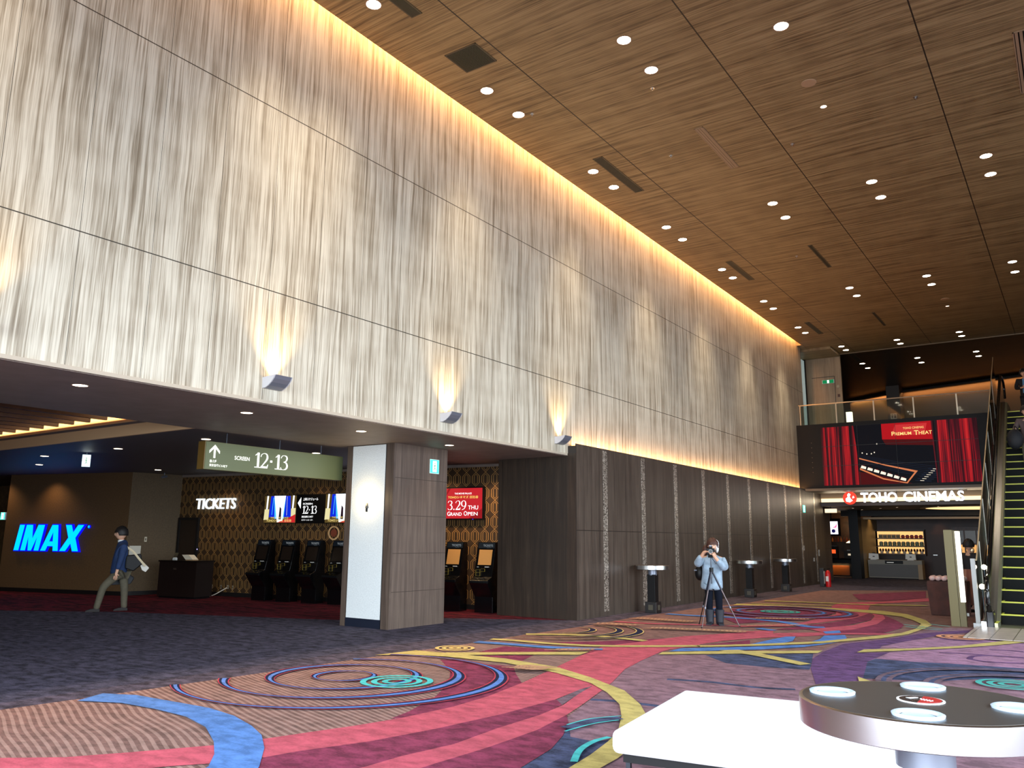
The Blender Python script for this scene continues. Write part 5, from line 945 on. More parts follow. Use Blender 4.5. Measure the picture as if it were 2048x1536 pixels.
# ------------------------------------------------------------------ shop counter, shelves, stock
e = empty('shop_counter', (-6.40, 37.0, 0), 0, 'long grey shop counter with a pale frame in front of lit shelves', 'counter')
PF = mat('counter_pale', (150, 142, 124), .5)
box('grey_front', -.98, .86, -.30, -.28, .06, .56, mat('counter_grey', (84, 82, 80), .5), e); box('frame', -1.0, .90, -.28, .30, .03, .58, PF, e); box('worktop', -1.0, 1.02, -.32, .32, .58, .74, mat('counter_top', (128, 124, 112), .45), e)
box('end_panel', .86, 1.02, -.31, .30, 0, .58, mat('end_tan', (156, 132, 98), .5), e); box('plinth', -.98, .98, -.26, .28, 0, .03, M_BLACK, e)
box('inset', -.35, .33, -.326, -.318, .59, .72, M_BLACK, e); m = MB(); m.box(-.28, -.02, -.332, -.327, .632, .652); m.build('lettering', E('counter_text', (220, 220, 216), .8), e)
def terminal(x, lb):
    e = empty('cash_register', (x, 36.95, .74), 0, lb, 'cash register', 'white cash registers on the shop counter'); Wm = mat('register_white', (226, 226, 220), .4)
    MB().prism([(-.12, 0), (.13, 0), (.10, .05), (-.10, .05)], -.1, .1, 'y').build('stand', Wm, e); MB().prism([(-.19, .04), (.20, .02), (.19, .24), (-.17, .26)], -.05, .03, 'y').build('monitor', Wm, e); box('badge', -.03, .05, -.055, -.05, .11, .15, mat('grey_badge', (60, 60, 60), .5), e); box('customer_display', -.04, .08, -.03, .03, .25, .29, M_BLACK, e)
terminal(-7.22, 'white cash register at the end of the shop counter by the tan side wall'); terminal(-5.82, 'white cash register at the other end of the shop counter, towards the brown door')
e = empty('shelf_unit', (-6.5, 39.2, 0), 0, 'walnut shelf unit with three glowing shelves behind the shop counter', 'shelf')
box('back', -.98, .98, -.02, .08, .9, 2.02, M_SHELFW, e)
for z in (.93, 1.26, 1.59, 1.93): box('shelf', -.95, .95, -.38, -.02, z, z+.03, M_SHELFW, e)
for x in (-.98, .95): box('side', x, x+.03, -.38, -.02, .9, 1.99, M_SHELFW, e)
for z in (.96, 1.29, 1.62): box('lit_back', -.94, .94, -.03, -.02, z+.02, z+.30, E('shelf_glow', (255, 196, 120), 1.1, (200, 160, 110)), e)
def stock(proto, xs, z, nm, lb, cat, grp):
    for i, x in enumerate(xs):
        e = proto if i == 0 else copy_tree(proto); e.location = (x, 38.95, z); tag(e, lb, cat, grp)
p_ = empty('gift_box'); box('carton', -.075, .075, -.06, .06, 0, .17, mat('carton_tan', (196, 170, 128), .6), p_); m = MB(); [m.box(-.065+j*.035, -.042+j*.035, -.063, -.06, .02, .12) for j in range(4)]; m.build('printed_stripes', mat('carton_dark', (90, 70, 50), .6), p_)
stock(p_, [-7.26+.175*i for i in range(5)], 1.62, 'gift_box', 'tan striped carton on the top lit shelf', 'box', 'tan cartons on the top lit shelf')
p_ = empty('candy_pouch'); MB().ball((0, 0, .075), (.085, .05, .07), 10, 6).build('pouch', mat('pouch_red', (196, 72, 60), .6), p_); MB().ball((0, 0, .13), (.07, .04, .03), 10, 6).build('pouch_top', mat('pouch_violet', (140, 80, 110), .6), p_)
stock(p_, [-6.37+.175*i for i in range(5)], 1.615, 'candy_pouch', 'red and violet rounded pouch on the top lit shelf', 'pouch', 'red pouches on the top lit shelf')
p_ = empty('popcorn_tin'); MB().lathe([(.08, 0), (.08, .16), (.075, .17)], n=18).build('tin', mat('tin_green', (112, 116, 84), .45, noise=.4, nscale=30), p_); MB().lathe([(.06, .17), (.055, .20)], n=16).build('lid', mat('tin_cream', (220, 206, 170), .5), p_)
stock(p_, [-7.26+.178*i for i in range(10)], 1.29, 'popcorn_tin', 'green patterned tin on the middle lit shelf', 'tin', 'green tins on the middle lit shelf')
p_ = empty('plush_toy'); MB().ball((0, 0, .07), (.07, .05, .07), 12, 8).build('belly', mat('plush_cream', (226, 200, 170), .8), p_); MB().ball((-.055, 0, .16), (.045, .04, .07), 10, 6).ball((.055, 0, .16), (.045, .04, .07), 10, 6).build('ears', mat('plush_brown', (74, 38, 24), .8), p_)
stock(p_, [-7.26+.226*i for i in range(8)], .96, 'plush_toy', 'brown plush with a cream belly and two tall dark ears on the lowest lit shelf', 'plush toy', 'plush toys on the lowest lit shelf')
d = struct(MB().box(-5.35, -4.55, 39.22, 39.3, 0, 1.80).build('door_2', mat('brown_shop_door', (48, 28, 18), .5))); box('door_handle', -5.28, -5.12, 39.17, 39.22, .92, .95, M_STEEL, d)
spot('shop_spot', (-4.95, 38.8, 2.70), 25, (1, .6, .3), 1.2, .8, .05, (0, .3, -1)); spot('side_wall_spot', (-7.0, 37.8, 2.70), 20, (1, .74, .44), 1.6, .8, .05, (-.5, 0, -1))
e = empty('display_cabinet', (-3.55, 38.6, 0), 0, 'dark glass-fronted cabinet with glinting warm contents behind the olive totem', 'cabinet')
box('cabinet_body', -.9, .9, 0, .3, 0, 2.1, M_SHELFW, e)
for i in range(4):
    x = -.66+i*.44; box('picture_panel', x-.19, x+.19, -.02, 0, 1.45, 1.95, mat('panel_grey%d' % i, (70+i*9, 66+i*6, 58), .3), e); box('lit_niche', x-.19, x+.19, -.02, 0, .95, 1.38, E('niche', (255, 188, 110), .9), e)
    MB().ball((x, -.05, 1.15), (.10, .03, .14), 10, 6).build('ornament', mat('glint', (220, 190, 150), .2, .8), e)
# coffee bar behind the opening
e = empty('bar_counter', (-8.75, 37.6, 0), 0, 'dark bar counter with a warm glowing front beneath the small screen', 'counter'); box('counter_body', -.75, 1.05, -.2, .4, 0, .70, M_BLACK, e); box('lit_front', -.7, .45, -.215, -.2, .05, .46, mat('bar_bronze', (120, 66, 26), .35, .4), e); box('worktop', -.78, 1.08, -.25, .42, .70, .76, M_GBLACK, e)
area('bar_front_light', (-8.9, 37.25, .5), (0, .5, -1), 1.1, .04, 5, (1, .6, .25))
for i, (nm, x, lb) in enumerate((('coffee_machine', -8.95, 'dark coffee machine with a red glowing panel on the bar counter'), ('espresso_machine', -8.25, 'wide steel coffee machine with a white lamp top on the bar counter'))):
    e = empty(nm, (x, 37.65, .76), 0, lb, 'coffee machine'); box('body', -.16 if i == 0 else -.26, .16 if i == 0 else .26, -.15, .15, 0, .5 if i == 0 else .32, mat('machine_dark', (50, 44, 40), .35, .5), e)
    box('panel', -.1, .1, -.16, -.15, .2 if i == 0 else .12, .36 if i == 0 else .2, E('machine_red', (255, 90, 40), 1.3) if i == 0 else E('machine_pale', (240, 220, 190), .8), e); box('top_tray', -.14, .14, -.12, .12, .5 if i == 0 else .32, .53 if i == 0 else .36, M_STEEL, e)
o = MB().lathe([(.05, 0), (.16, -.07), (.17, -.09), (.05, -.09)], c=(-8.2, 37.4, 1.50), n=20).build('pendant_lamp', E('pendant', (255, 222, 170), 3)); tag(o, 'small bright pendant lamp over the wide coffee machine', 'lamp'); MB().tube([(-8.2, 37.4, 1.5), (-8.2, 37.4, 2.72)], .008, 5).build('cord', M_BLACK, o)
point('bar_glow', (-8.6, 38.2, 2.2), 9, (1, .66, .32), .1)
MR = random.Random(3)
for i in range(12):
    o = MB().lathe([(.035, 0), (.04, .10), (.015, .15), (.015, .20)], c=(-9.4+i*.125, 38.85, 1.46), n=10).build('bottle', mat('bottle_%d' % (i % 3), ((150, 60, 30), (190, 110, 50), (110, 50, 30))[i % 3], .3)); tag(o, 'small amber bottle on the high shelf behind the coffee bar', 'bottle', 'bottles behind the coffee bar')
o = box('bar_shelf', -9.6, -7.8, 38.7, 39.0, 1.43, 1.46, M_SHELFW); tag(o, 'narrow walnut shelf carrying small bottles behind the coffee bar', 'shelf')
e = empty('bar_screen', (-8.70, 36.4, 1.74), 0, 'small bright screen with a pink picture above the coffee bar', 'screen'); box('housing', -.30, .36, 0, .05, -.04, .68, M_GBLACK, e); box('ceiling_pole', -.02, .02, .01, .04, .68, .98, M_BLACK, e); box('picture', -.24, .26, -.006, 0, .03, .56, E('bar_pic', (250, 244, 255), 2.0), e)
m = MB(); m.prism([(.02, .30), (.16, .36), (.24, .52), (.20, .30)], -.009, -.007, 'y'); m.build('pink_shape', E('bar_pink', (226, 90, 150), 1.4), e); m = MB(); m.lathe([(.05, -.001), (.08, .001)], n=14, T=Matrix.Translation((.08, -.009, .16)) @ Matrix.Rotation(PI/2, 4, 'X')); m.build('dark_bowl', E('bar_dark', (30, 30, 90), .8), e)
# ------------------------------------------------------------------ small wall devices and extinguisher
for i, (y, z, h) in enumerate(((28.40, 1.16, .16), (30.3, .95, .22), (29.6, .78, .12))):
    e = empty('wall_switch', (-7.718, y, z), PI/2, 'pale switch plate on the distant end of the dark panelled wall, %s' % ('the nearest and highest', 'the farthest and largest', 'the lowest and smallest')[i], 'switch', 'switch plates on the dark wall'); box('plate', -.06, .06, -.012, 0, 0, h, mat('plate_pale', (196, 196, 190), .5), e); box('key', -.02, .02, -.016, -.012, h*.3, h*.7, mat('key_grey', (140, 140, 136), .5), e)
e = empty('fire_extinguisher', (-6.98, 28.35, 0), 0, 'red fire extinguisher standing by its dark stand at the wall end', 'fire extinguisher')
MB().lathe([(.08, 0), (.085, .03), (.085, .42), (.06, .50), (.03, .53)], n=18).build('cylinder', mat('extinguisher_red', (190, 18, 22), .35), e, smooth=True); MB().tube([(0, 0, .53), (0, 0, .58), (.07, 0, .60)], .015, 6).build('valve', M_BLACK, e); MB().tube(smooth3([(0, 0, .56), (.10, -.02, .50), (.12, -.02, .30)], 4), .012, 6).build('hose', M_BLACK, e); box('label', -.05, .03, -.088, -.083, .18, .34, M_WHITEP, e)
o = MB().box(-7.24, -7.10, 28.3, 28.5, 0, .60).build('extinguisher_stand', mat('stand_black', (20, 20, 20), .4), bevel=.01); tag(o, 'slim black box stand beside the red fire extinguisher', 'stand'); box('white_plate', -7.10, -7.095, 28.31, 28.42, .1, .5, M_WHITEP, o)
# ------------------------------------------------------------------ totem, draped cart
e = empty('totem_sign', (-1.95, 16.72, 0), 0, 'slim olive-gold totem with a glowing white edge in front of the escalator', 'sign')
box('body', -.11, .03, 0, .14, 0, 1.68, M_GOLD, e); box('second_leaf', .035, .135, .01, .12, 0, 1.67, mat('olive_gold_dark', (84, 74, 42), .45, .3), e); box('light_strip', .07, .13, -.004, .01, .42, 1.655, E('totem_glow', (250, 250, 232), 3), e); box('side_glow', .135, .14, .015, .11, .42, 1.655, E('totem_glow', (250, 250, 232), 3), e)  # second leaf in its own slightly darker olive tone
e = empty('draped_cart', (-2.36, 19.25, 0), 0, 'merchandise cart draped in brown cloth with a white letter shape', 'cart')
m = MB(); top = [(-.36, -.32), (.36, -.32), (.36, .32), (-.36, .32)]
n = 40; rings = []
for z, k in ((0.01, .90), (.12, .93), (.35, .97), (.62, 1.0), (.68, .98)):
    ring = []
    for i in range(n):
        s_ = i/n*4; q = int(s_) % 4; f = s_-int(s_); a, b = top[q], top[(q+1) % 4]; x, y = a[0]+(b[0]-a[0])*f, a[1]+(b[1]-a[1])*f; w_ = 1+.02*math.sin(i*2.4)*(1-z/.68); ring.append(m.vert((x*k*w_, y*k*w_, z)))
    rings.append(ring)
for a, b in zip(rings, rings[1:]):
    for i in range(n): m.face((a[i], a[(i+1) % n], b[(i+1) % n], b[i]))
m.face(rings[-1]); m.build('brown_drape', mat('drape_brown', (66, 34, 26), .8, noise=.15, nscale=6), e)
m = MB(); m.prism([(.10, .36), (.17, .34), (.30, .02), (.20, .02)], -.335, -.318, 'y'); m.prism([(.12, .02), (.36, .02), (.36, .08), (.12, .06)], -.335, -.318, 'y'); m.build('white_letter', M_WHITEP, e)
for r_ in range(2):
    for i in range(6):
        e = MB().ball((-2.62+i*.11, 19.02+r_*.22, .735), (.062, .12, .055), 12, 8).build('cushion_roll', mat('roll_pink', (226, 190, 184), .8), smooth=True); tag(e, 'pinkish-white puffy roll on the brown draped cart, %s row' % ('front', 'back')[r_], 'cushion', 'puffy rolls on the draped cart')

# ------------------------------------------------------------------ people
def skin(name, chains, m, parent, sub=2, root=0):
    bm = bmesh.new(); lay = bm.verts.layers.skin.verify(); idx = {}
    for ch in chains:
        prev = None
        for p in ch:
            k = tuple(round(v, 3) for v in p[:3])
            if k not in idx:
                v = bm.verts.new(p[:3]); r = p[3]; r = r if isinstance(r, tuple) else (r, r); v[lay].radius = r; v[lay].use_root = (len(idx) == root); idx[k] = v
            v = idx[k]
            if prev is not None and not bm.edges.get((prev, v)): bm.edges.new((prev, v))
            prev = v
    me = bpy.data.meshes.new(name); bm.to_mesh(me); bm.free(); me.materials.append(m)
    o = bpy.data.objects.new(name, me); COL.objects.link(o); o.parent = parent
    s = o.modifiers.new('skin', 'SKIN'); s.use_smooth_shade = True; s.use_x_symmetry = False
    b = o.modifiers.new('sub', 'SUBSURF'); b.levels = sub; b.render_levels = sub; return o
SKIN = mat('skin_tone', (206, 160, 132), .6); HAIR = mat('black_hair', (20, 15, 13), .6); BROWNH = mat('brown_hair', (64, 34, 24), .6)
def head(e, c, s, hair, fwd=(0, -1), long=False, hm=HAIR, glasses=False):
    """head with face looking along local fwd; c = centre, s = half height"""
    a = math.atan2(fwd[0], -fwd[1]); T = Matrix.Translation(c) @ Matrix.Rotation(a, 4, 'Z')
    m = MB(); n, k = 20, 14
    rows = []
    for i in range(1, k):
        t = PI*i/k; z = math.cos(t); row = []
        for j in range(n):
            p = 2*PI*j/n; x, y = math.sin(t)*math.cos(p), math.sin(t)*math.sin(p)
            w = .70 if z > -.1 else .70-.22*(-z-.1); d = .86 if z > -.1 else .86-.12*(-z-.1)
            X, Y = x*w, y*d
            if y < 0 and z < 0: Y -= .05
            if y < -.8 and -.25 < z < .1: Y -= .16*(1-abs(x)*2 if abs(x) < .3 else 0)
            if y < -.5 and .08 < z < .25 and .15 < abs(x) < .5: Y += .06
            row.append(m.vert(T @ Vector((X*s, Y*s, z*s))))
        rows.append(row)
    tp, bt = m.vert(T @ Vector((0, 0, s))), m.vert(T @ Vector((0, -.1*s, -s)))
    for j in range(n):
        m.face((tp, rows[0][j], rows[0][(j+1) % n])); m.face((bt, rows[-1][(j+1) % n], rows[-1][j]))
        for i in range(len(rows)-1): m.face((rows[i][j], rows[i+1][j], rows[i+1][(j+1) % n], rows[i][(j+1) % n]))
    H = m
    for sx in (-1, 1):
        pc = T @ Vector((sx*.70*s, .05*s, -.02*s)); H.ball(pc, (.10*s, .16*s, .22*s), 8, 6)
    hd = H.build('head', SKIN, e, smooth=True)
    m = MB()
    for sx in (-1, 1): m.ball(T @ Vector((sx*.27*s, -.79*s, .10*s)), .075*s, 8, 6)
    m.build('eyes', mat('eye_dark', (24, 18, 16), .3), hd)
    MB().ball(T @ Vector((0, -.82*s, -.46*s)), (.18*s, .06*s, .04*s), 8, 6).build('mouth', mat('lips', (150, 80, 76), .5), hd)
    m = MB(); rows = []
    for i in range(0, 11):
        t = PI*.60*i/10; row = []
        for j in range(n):
            p = 2*PI*j/n; x, y, z = math.sin(t)*math.cos(p), math.sin(t)*math.sin(p), math.cos(t)
            front = y < -.35; lim = .22
            if front and z < lim: z = lim+(z-lim)*.1; q = math.sqrt(max(0, 1-z*z)); x, y = x/(math.hypot(x, y) or 1)*q, y/(math.hypot(x, y) or 1)*q
            g = 1.20+.07*math.sin(j*2.7+i*1.3)
            row.append(m.vert(T @ Vector((x*.76*g*s, y*.90*g*s+.04*s, z*1.06*g*s if z > 0 else z*s*(1.9 if long and not front else 1.0)))))
        rows.append(row)
    for a_, b_ in zip(rows, rows[1:]):
        for j in range(n): m.face((a_[j], a_[(j+1) % n], b_[(j+1) % n], b_[j]))
    o = m.build('hair', hm, hd, smooth=True); sd = o.modifiers.new('s', 'SOLIDIFY'); sd.thickness = .012
    return hd
def hand(e, w, d, s=1.0, curl=.5, side=1, normal=(1, 0, 0), name='hand'):
    """palm and five separate fingers as one skinned figure; w wrist, d direction, normal = back of the hand"""
    w, d, nrm = Vector(w), Vector(d).normalized(), Vector(normal).normalized(); sd = d.cross(nrm).normalized()*side
    pal = w+d*.045*s; ch = [[(*w, .022*s), (*pal, (.030*s, .016*s))]]
    for k, (off, ln) in enumerate(((-.030, .062), (-.010, .072), (.010, .067), (.028, .052))):
        b = pal+sd*off*s+d*.035*s; c1 = b+(d*(1-curl*.4)-nrm*curl*.5).normalized()*ln*.5*s; c2 = c1+(d*(1-curl)-nrm*curl*1.2).normalized()*ln*.5*s
        ch.append([(*pal, (.030*s, .016*s)), (*b, .0095*s), (*c1, .0088*s), (*c2, .0075*s)])
    t1 = w+d*.03*s-sd*.034*s; t2 = t1+(d*.7-sd*.5-nrm*.3).normalized()*.035*s
    ch.append([(*pal, (.030*s, .016*s)), (*t1, .011*s), (*t2, .009*s)])
    return ch
def boots(e, feet, m, hgt, length=.25, name='boot', r=.055):
    for (x, y, d, z0) in feet:
        dx, dy = d; mb = MB(); T = Matrix.Translation((x, y, z0)) @ Matrix.Rotation(math.atan2(dx, -dy), 4, 'Z')
        out = [(-.5, .04), (-.5, .38), (-.2, .50), (.2, .40), (.5, .20), (.55, .06), (.5, 0), (-.48, 0)]
        secs = [(.0, 1.0), (.8, .92), (1.0, .6)]
        for sx in (-1, 1): pass
        W0 = .045; prof = [(-length*u*.9+.0, v*.13) for u, v in out]
        mb.prism([(u, v) for u, v in prof], -W0, W0, 'x', T); mb.build(name, m, e, bevel=.014)

# photographer
e = empty('person', (-5.45, 14.16, 0), .366, 'person in a pale blue knit coat, dark trousers and boots, photographing with a camera', 'person')
DARK = mat('navy_trousers', (16, 20, 30), .9, spec=.1); COAT = mat('pale_blue_coat', (138, 158, 174), .85, noise=.10, nscale=14)
hipz = .78; body = [
 [(0, 0, hipz, (.10, .07)), (0, 0, .95, (.09, .07)), (0, -.01, 1.12, (.11, .06)), (0, -.02, 1.22, (.06, .06)), (.005, -.05, 1.29, .045)],
 [(0, 0, hipz, (.12, .09)), (-.075, 0, .70, .08), (-.078, -.01, .42, .05), (-.075, .02, .16, .04)],
 [(0, 0, hipz, (.12, .09)), (.075, 0, .70, .08), (.085, -.01, .42, .05), (.088, .02, .16, .04)],
 [(0, -.01, 1.12, (.13, .08)), (-.17, -.02, 1.14, .055), (-.26, -.12, 1.03, .045), (-.14, -.28, 1.25, .030)],
 [(0, -.01, 1.12, (.13, .08)), (.17, -.02, 1.13, .055), (.20, -.14, .97, .045), (.03, -.31, 1.19, .030)]]
body += hand(None, (-.14, -.28, 1.25), (.8, -.5, .3), .95, .7, 1, (-.4, -.3, .9))
body += hand(None, (.03, -.31, 1.19), (-.5, -.5, .55), .95, .7, -1, (.4, -.3, -.6))
skin('body', body, SKIN, e)
skin('trousers', [[(0, 0, .76, (.14, .11)), (-.078, 0, .66, .088), (-.08, -.01, .42, .068), (-.078, .02, .18, .058)], [(0, 0, .76, (.14, .11)), (.078, 0, .66, .088), (.086, -.01, .42, .068), (.088, .02, .18, .058)]], DARK, e)
skin('coat', [[(-.03, .01, .58, (.20, .17)), (-.03, .01, .66, (.21, .17)), (-.02, .01, .74, (.20, .16)), (-.01, .01, .90, (.18, .145)), (0, 0, 1.08, (.165, .125)), (0, -.02, 1.19, (.09, .08)), (0, -.03, 1.23, .06)],
 [(0, 0, 1.08, (.15, .115)), (-.18, -.02, 1.12, .075), (-.27, -.12, 1.03, .075), (-.18, -.24, 1.20, .05)], [(0, 0, 1.08, (.15, .115)), (.18, -.02, 1.11, .075), (.21, -.13, .97, .08), (.08, -.27, 1.13, .05)]], COAT, e)
head(e, (.01, -.10, 1.36), .105, None, (0, -1), hm=BROWNH)
MB().ball((.03, -.06, 1.40), (.095, .10, .085), 14, 10).ball((.085, -.08, 1.33), (.035, .06, .09), 10, 8).build('knit_hat', mat('grey_white_hat', (206, 206, 206), .9), e, smooth=True)
MB().ball((-.11, .0, 1.28), (.06, .06, .10), 10, 8).build('hair_tail', BROWNH, e, smooth=True)
for sx in (-.078, .09):
    MB().lathe([(.066, .03), (.066, .08), (.072, .16), (.082, .26), (.07, .27)], c=(sx, .01, 0), n=16).build('boot_shaft', mat('boot_black', (24, 28, 38), .6), e, smooth=True)
boots(e, [(-.085, -.04, (-.2, -1), 0), (.095, -.04, (.2, -1), 0)], mat('boot_black', (24, 28, 38), .6), .1)
o = MB().ball((0, 0, 0), (.085, .07, .13), 12, 8).build('camera_bag', M_BLACK, smooth=True); o.location = (-5.70, 14.16, .88); tag(o, 'small black camera bag hanging at the photographer\'s side', 'bag'); MB().tube([(-.0, 0, .12), (.10, .0, .34)], .012, 6).build('strap', M_BLACK, o); MB().box(-.07, -.02, -.075, -.06, .04, .06).build('buckle', M_SILVER, o)
e = empty('tripod', (-5.36, 13.86, 0), 0, 'black camera tripod with three spread legs in front of the photographer', 'tripod')
ap = Vector((0, 0, .96))
for i, f in enumerate(((-.33, .18), (-.05, -.40), (.38, .24))):
    F = Vector((f[0], f[1], .0)); mid = ap.lerp(F, .36)
    lg = MB().tube([ap, mid], .017, 8).build('leg', mat('tripod_navy', (20, 28, 44), .4), e); MB().tube([mid, ap.lerp(F, .66)], .011, 8).tube([ap.lerp(F, .66), F], .008, 8).build('lower_section', mat('tripod_metal', (96, 84, 84), .4, .5) if i else M_BLACK, lg)
    MB().tube([ap.lerp(F, .645), ap.lerp(F, .675)], .015, 8).build('clamp', M_SILVER, lg); MB().ball(F+Vector((0, 0, .012)), .012, 8, 6).build('foot', M_BLACK, lg)
MB().tube([(0, 0, .72), (0, 0, 1.18)], .013, 8).build('centre_column', M_DSTEEL, e); MB().tube([(0, 0, .92), (0, 0, .99)], .035, 10).build('spider', M_BLACK, e); MB().box(-.04, .04, -.03, .03, 1.16, 1.22).build('head', M_BLACK, e); MB().tube([(0, 0, 1.18), (.03, .16, 1.05)], .007, 6).build('pan_handle', M_SILVER, e)
e = empty('photo_camera', (-5.36, 13.86, 1.22), .366, 'black single-lens camera mounted on the tripod before the face', 'camera')
MB().box(-.07, .07, -.02, .05, 0, .10).box(-.03, .03, -.02, .04, .10, .135).build('body', M_BLACK, e, bevel=.006); MB().tube([(0, -.02, .05), (0, -.11, .05)], .036, 16).build('lens', M_GBLACK, e); MB().tube([(0, -.105, .05), (0, -.112, .05)], .026, 16).build('front_glass', mat('lens_green', (14, 26, 20), .4), e); MB().box(-.02, .02, -.025, .0, .135, .15).build('top_plate', M_SILVER, e)

# walking man (local -y is his walking direction)
e = empty('person', (-15.73, 8.96, 0), -.51, 'person in a navy jacket and grey trousers striding past the bronze wall', 'person')
NAVY = mat('navy_jacket', (24, 48, 88), .8, noise=.08, nscale=10); GREY = mat('grey_trousers', (88, 82, 66), .85, noise=.06, nscale=12)
FR_ = lambda u, x, z, r: (x, -u, z, r)
P_ = [[FR_(-.17, 0, .80, (.12, .09)), FR_(-.15, 0, .98, (.11, .09)), FR_(-.15, 0, 1.22, (.14, .09)), FR_(-.13, 0, 1.33, .055), FR_(-.11, 0, 1.40, .048)],
 [FR_(-.17, 0, .80, (.12, .09)), FR_(-.12, .07, .74, .085), FR_(.13, .07, .47, .055), FR_(.19, .07, .13, .04)],
 [FR_(-.17, 0, .80, (.12, .09)), FR_(-.20, -.07, .74, .085), FR_(-.25, -.07, .43, .055), FR_(-.27, -.07, .13, .04)],
 [FR_(-.15, 0, 1.22, (.14, .09)), FR_(-.17, .19, 1.24, .055), FR_(-.13, .22, .98, .042), FR_(-.08, .22, .74, .028)],
 [FR_(-.15, 0, 1.22, (.14, .09)), FR_(-.17, -.19, 1.24, .055), FR_(-.22, -.22, .98, .042), FR_(-.22, -.22, .74, .028)]]
P_ += hand(None, (.22, .08, .74), (0, -.15, -1), 1.0, .35, 1, (1, 0, 0)); P_ += hand(None, (-.22, .22, .74), (0, .05, -1), 1.0, .7, -1, (-1, 0, 0))
skin('body', P_, SKIN, e)
skin('trousers', [[FR_(-.17, 0, .78, (.14, .11)), FR_(-.11, .07, .71, .095), FR_(.13, .07, .47, .075), FR_(.20, .07, .12, .062), FR_(.22, .07, .03, .06)], [FR_(-.17, 0, .78, (.14, .11)), FR_(-.20, -.07, .71, .095), FR_(-.25, -.07, .43, .075), FR_(-.27, -.07, .12, .062), FR_(-.28, -.07, .03, .06)]], GREY, e)
skin('jacket', [[FR_(-.11, 0, .66, (.17, .165)), FR_(-.12, 0, .76, (.17, .165)), FR_(-.12, 0, .95, (.165, .15)), FR_(-.15, 0, 1.20, (.16, .12)), FR_(-.14, 0, 1.31, .10), FR_(-.12, 0, 1.37, .07)],
 [FR_(-.15, 0, 1.20, (.16, .12)), FR_(-.17, .20, 1.23, .075), FR_(-.13, .23, .98, .062), FR_(-.09, .23, .79, .048)], [FR_(-.15, 0, 1.20, (.16, .12)), FR_(-.17, -.20, 1.23, .075), FR_(-.22, -.23, .98, .062), FR_(-.22, -.23, .79, .048)]], NAVY, e)
MB().lathe([(.060, 1.31), (.066, 1.35), (.058, 1.365)], c=(0, .115, 0), n=16).build('white_collar', M_WHITEP, e, smooth=True)
head(e, (0, .10, 1.485), .118, None, (0, -1))
boots(e, [(.07, -.27, (0, -1), 0), (-.07, .22, (0, -1), 0)], mat('brown_shoes', (24, 16, 14), .7), .1, .27, 'shoe')
c_, s_ = math.cos(-.51), math.sin(-.51)
def mw(x, y, z): return (-15.73+c_*x-s_*y, 8.96+s_*x+c_*y, z)
o = MB().prism([(-.14, .14), (.13, .18), (.17, -.02), (.02, -.16), (-.14, -.10)], -.06, .06, 'x').build('shoulder_bag', M_BLACK, bevel=.02); o.location = mw(.10, .36, .92); o.rotation_euler.z = -.51; tag(o, 'black shoulder bag behind the back of the walking person', 'bag')
MB().tube(smooth3([(.07, -.16, .32), (.075, -.02, .22), (.075, .10, .08), (.07, .22, -.06)], 4), .022, 6).build('cream_strap', mat('cream_cloth', (214, 198, 164), .8), o, smooth=True)
MB().prism([(.10, .02), (.16, .04), (.30, -.10), (.24, -.18), (.17, -.14)], -.02, .02, 'x').build('white_sleeve', mat('white_cloth', (216, 212, 200), .8), o, bevel=.01)
o = MB().prism([(-.26, .02), (.02, .16), (.22, .02), (.16, -.10), (-.26, -.12)], -.07, .07, 'x').build('holdall', mat('dark_bag', (14, 16, 24), .6), bevel=.02); o.location = mw(-.24, .20, .60); o.rotation_euler.z = -.51; tag(o, 'dark holdall carried low in the far hand of the walking person', 'bag')
MB().tube(smooth3([(0, -.06, .10), (0, .0, .17), (0, .05, .12)], 4), .01, 6).build('handle', M_BLACK, o)

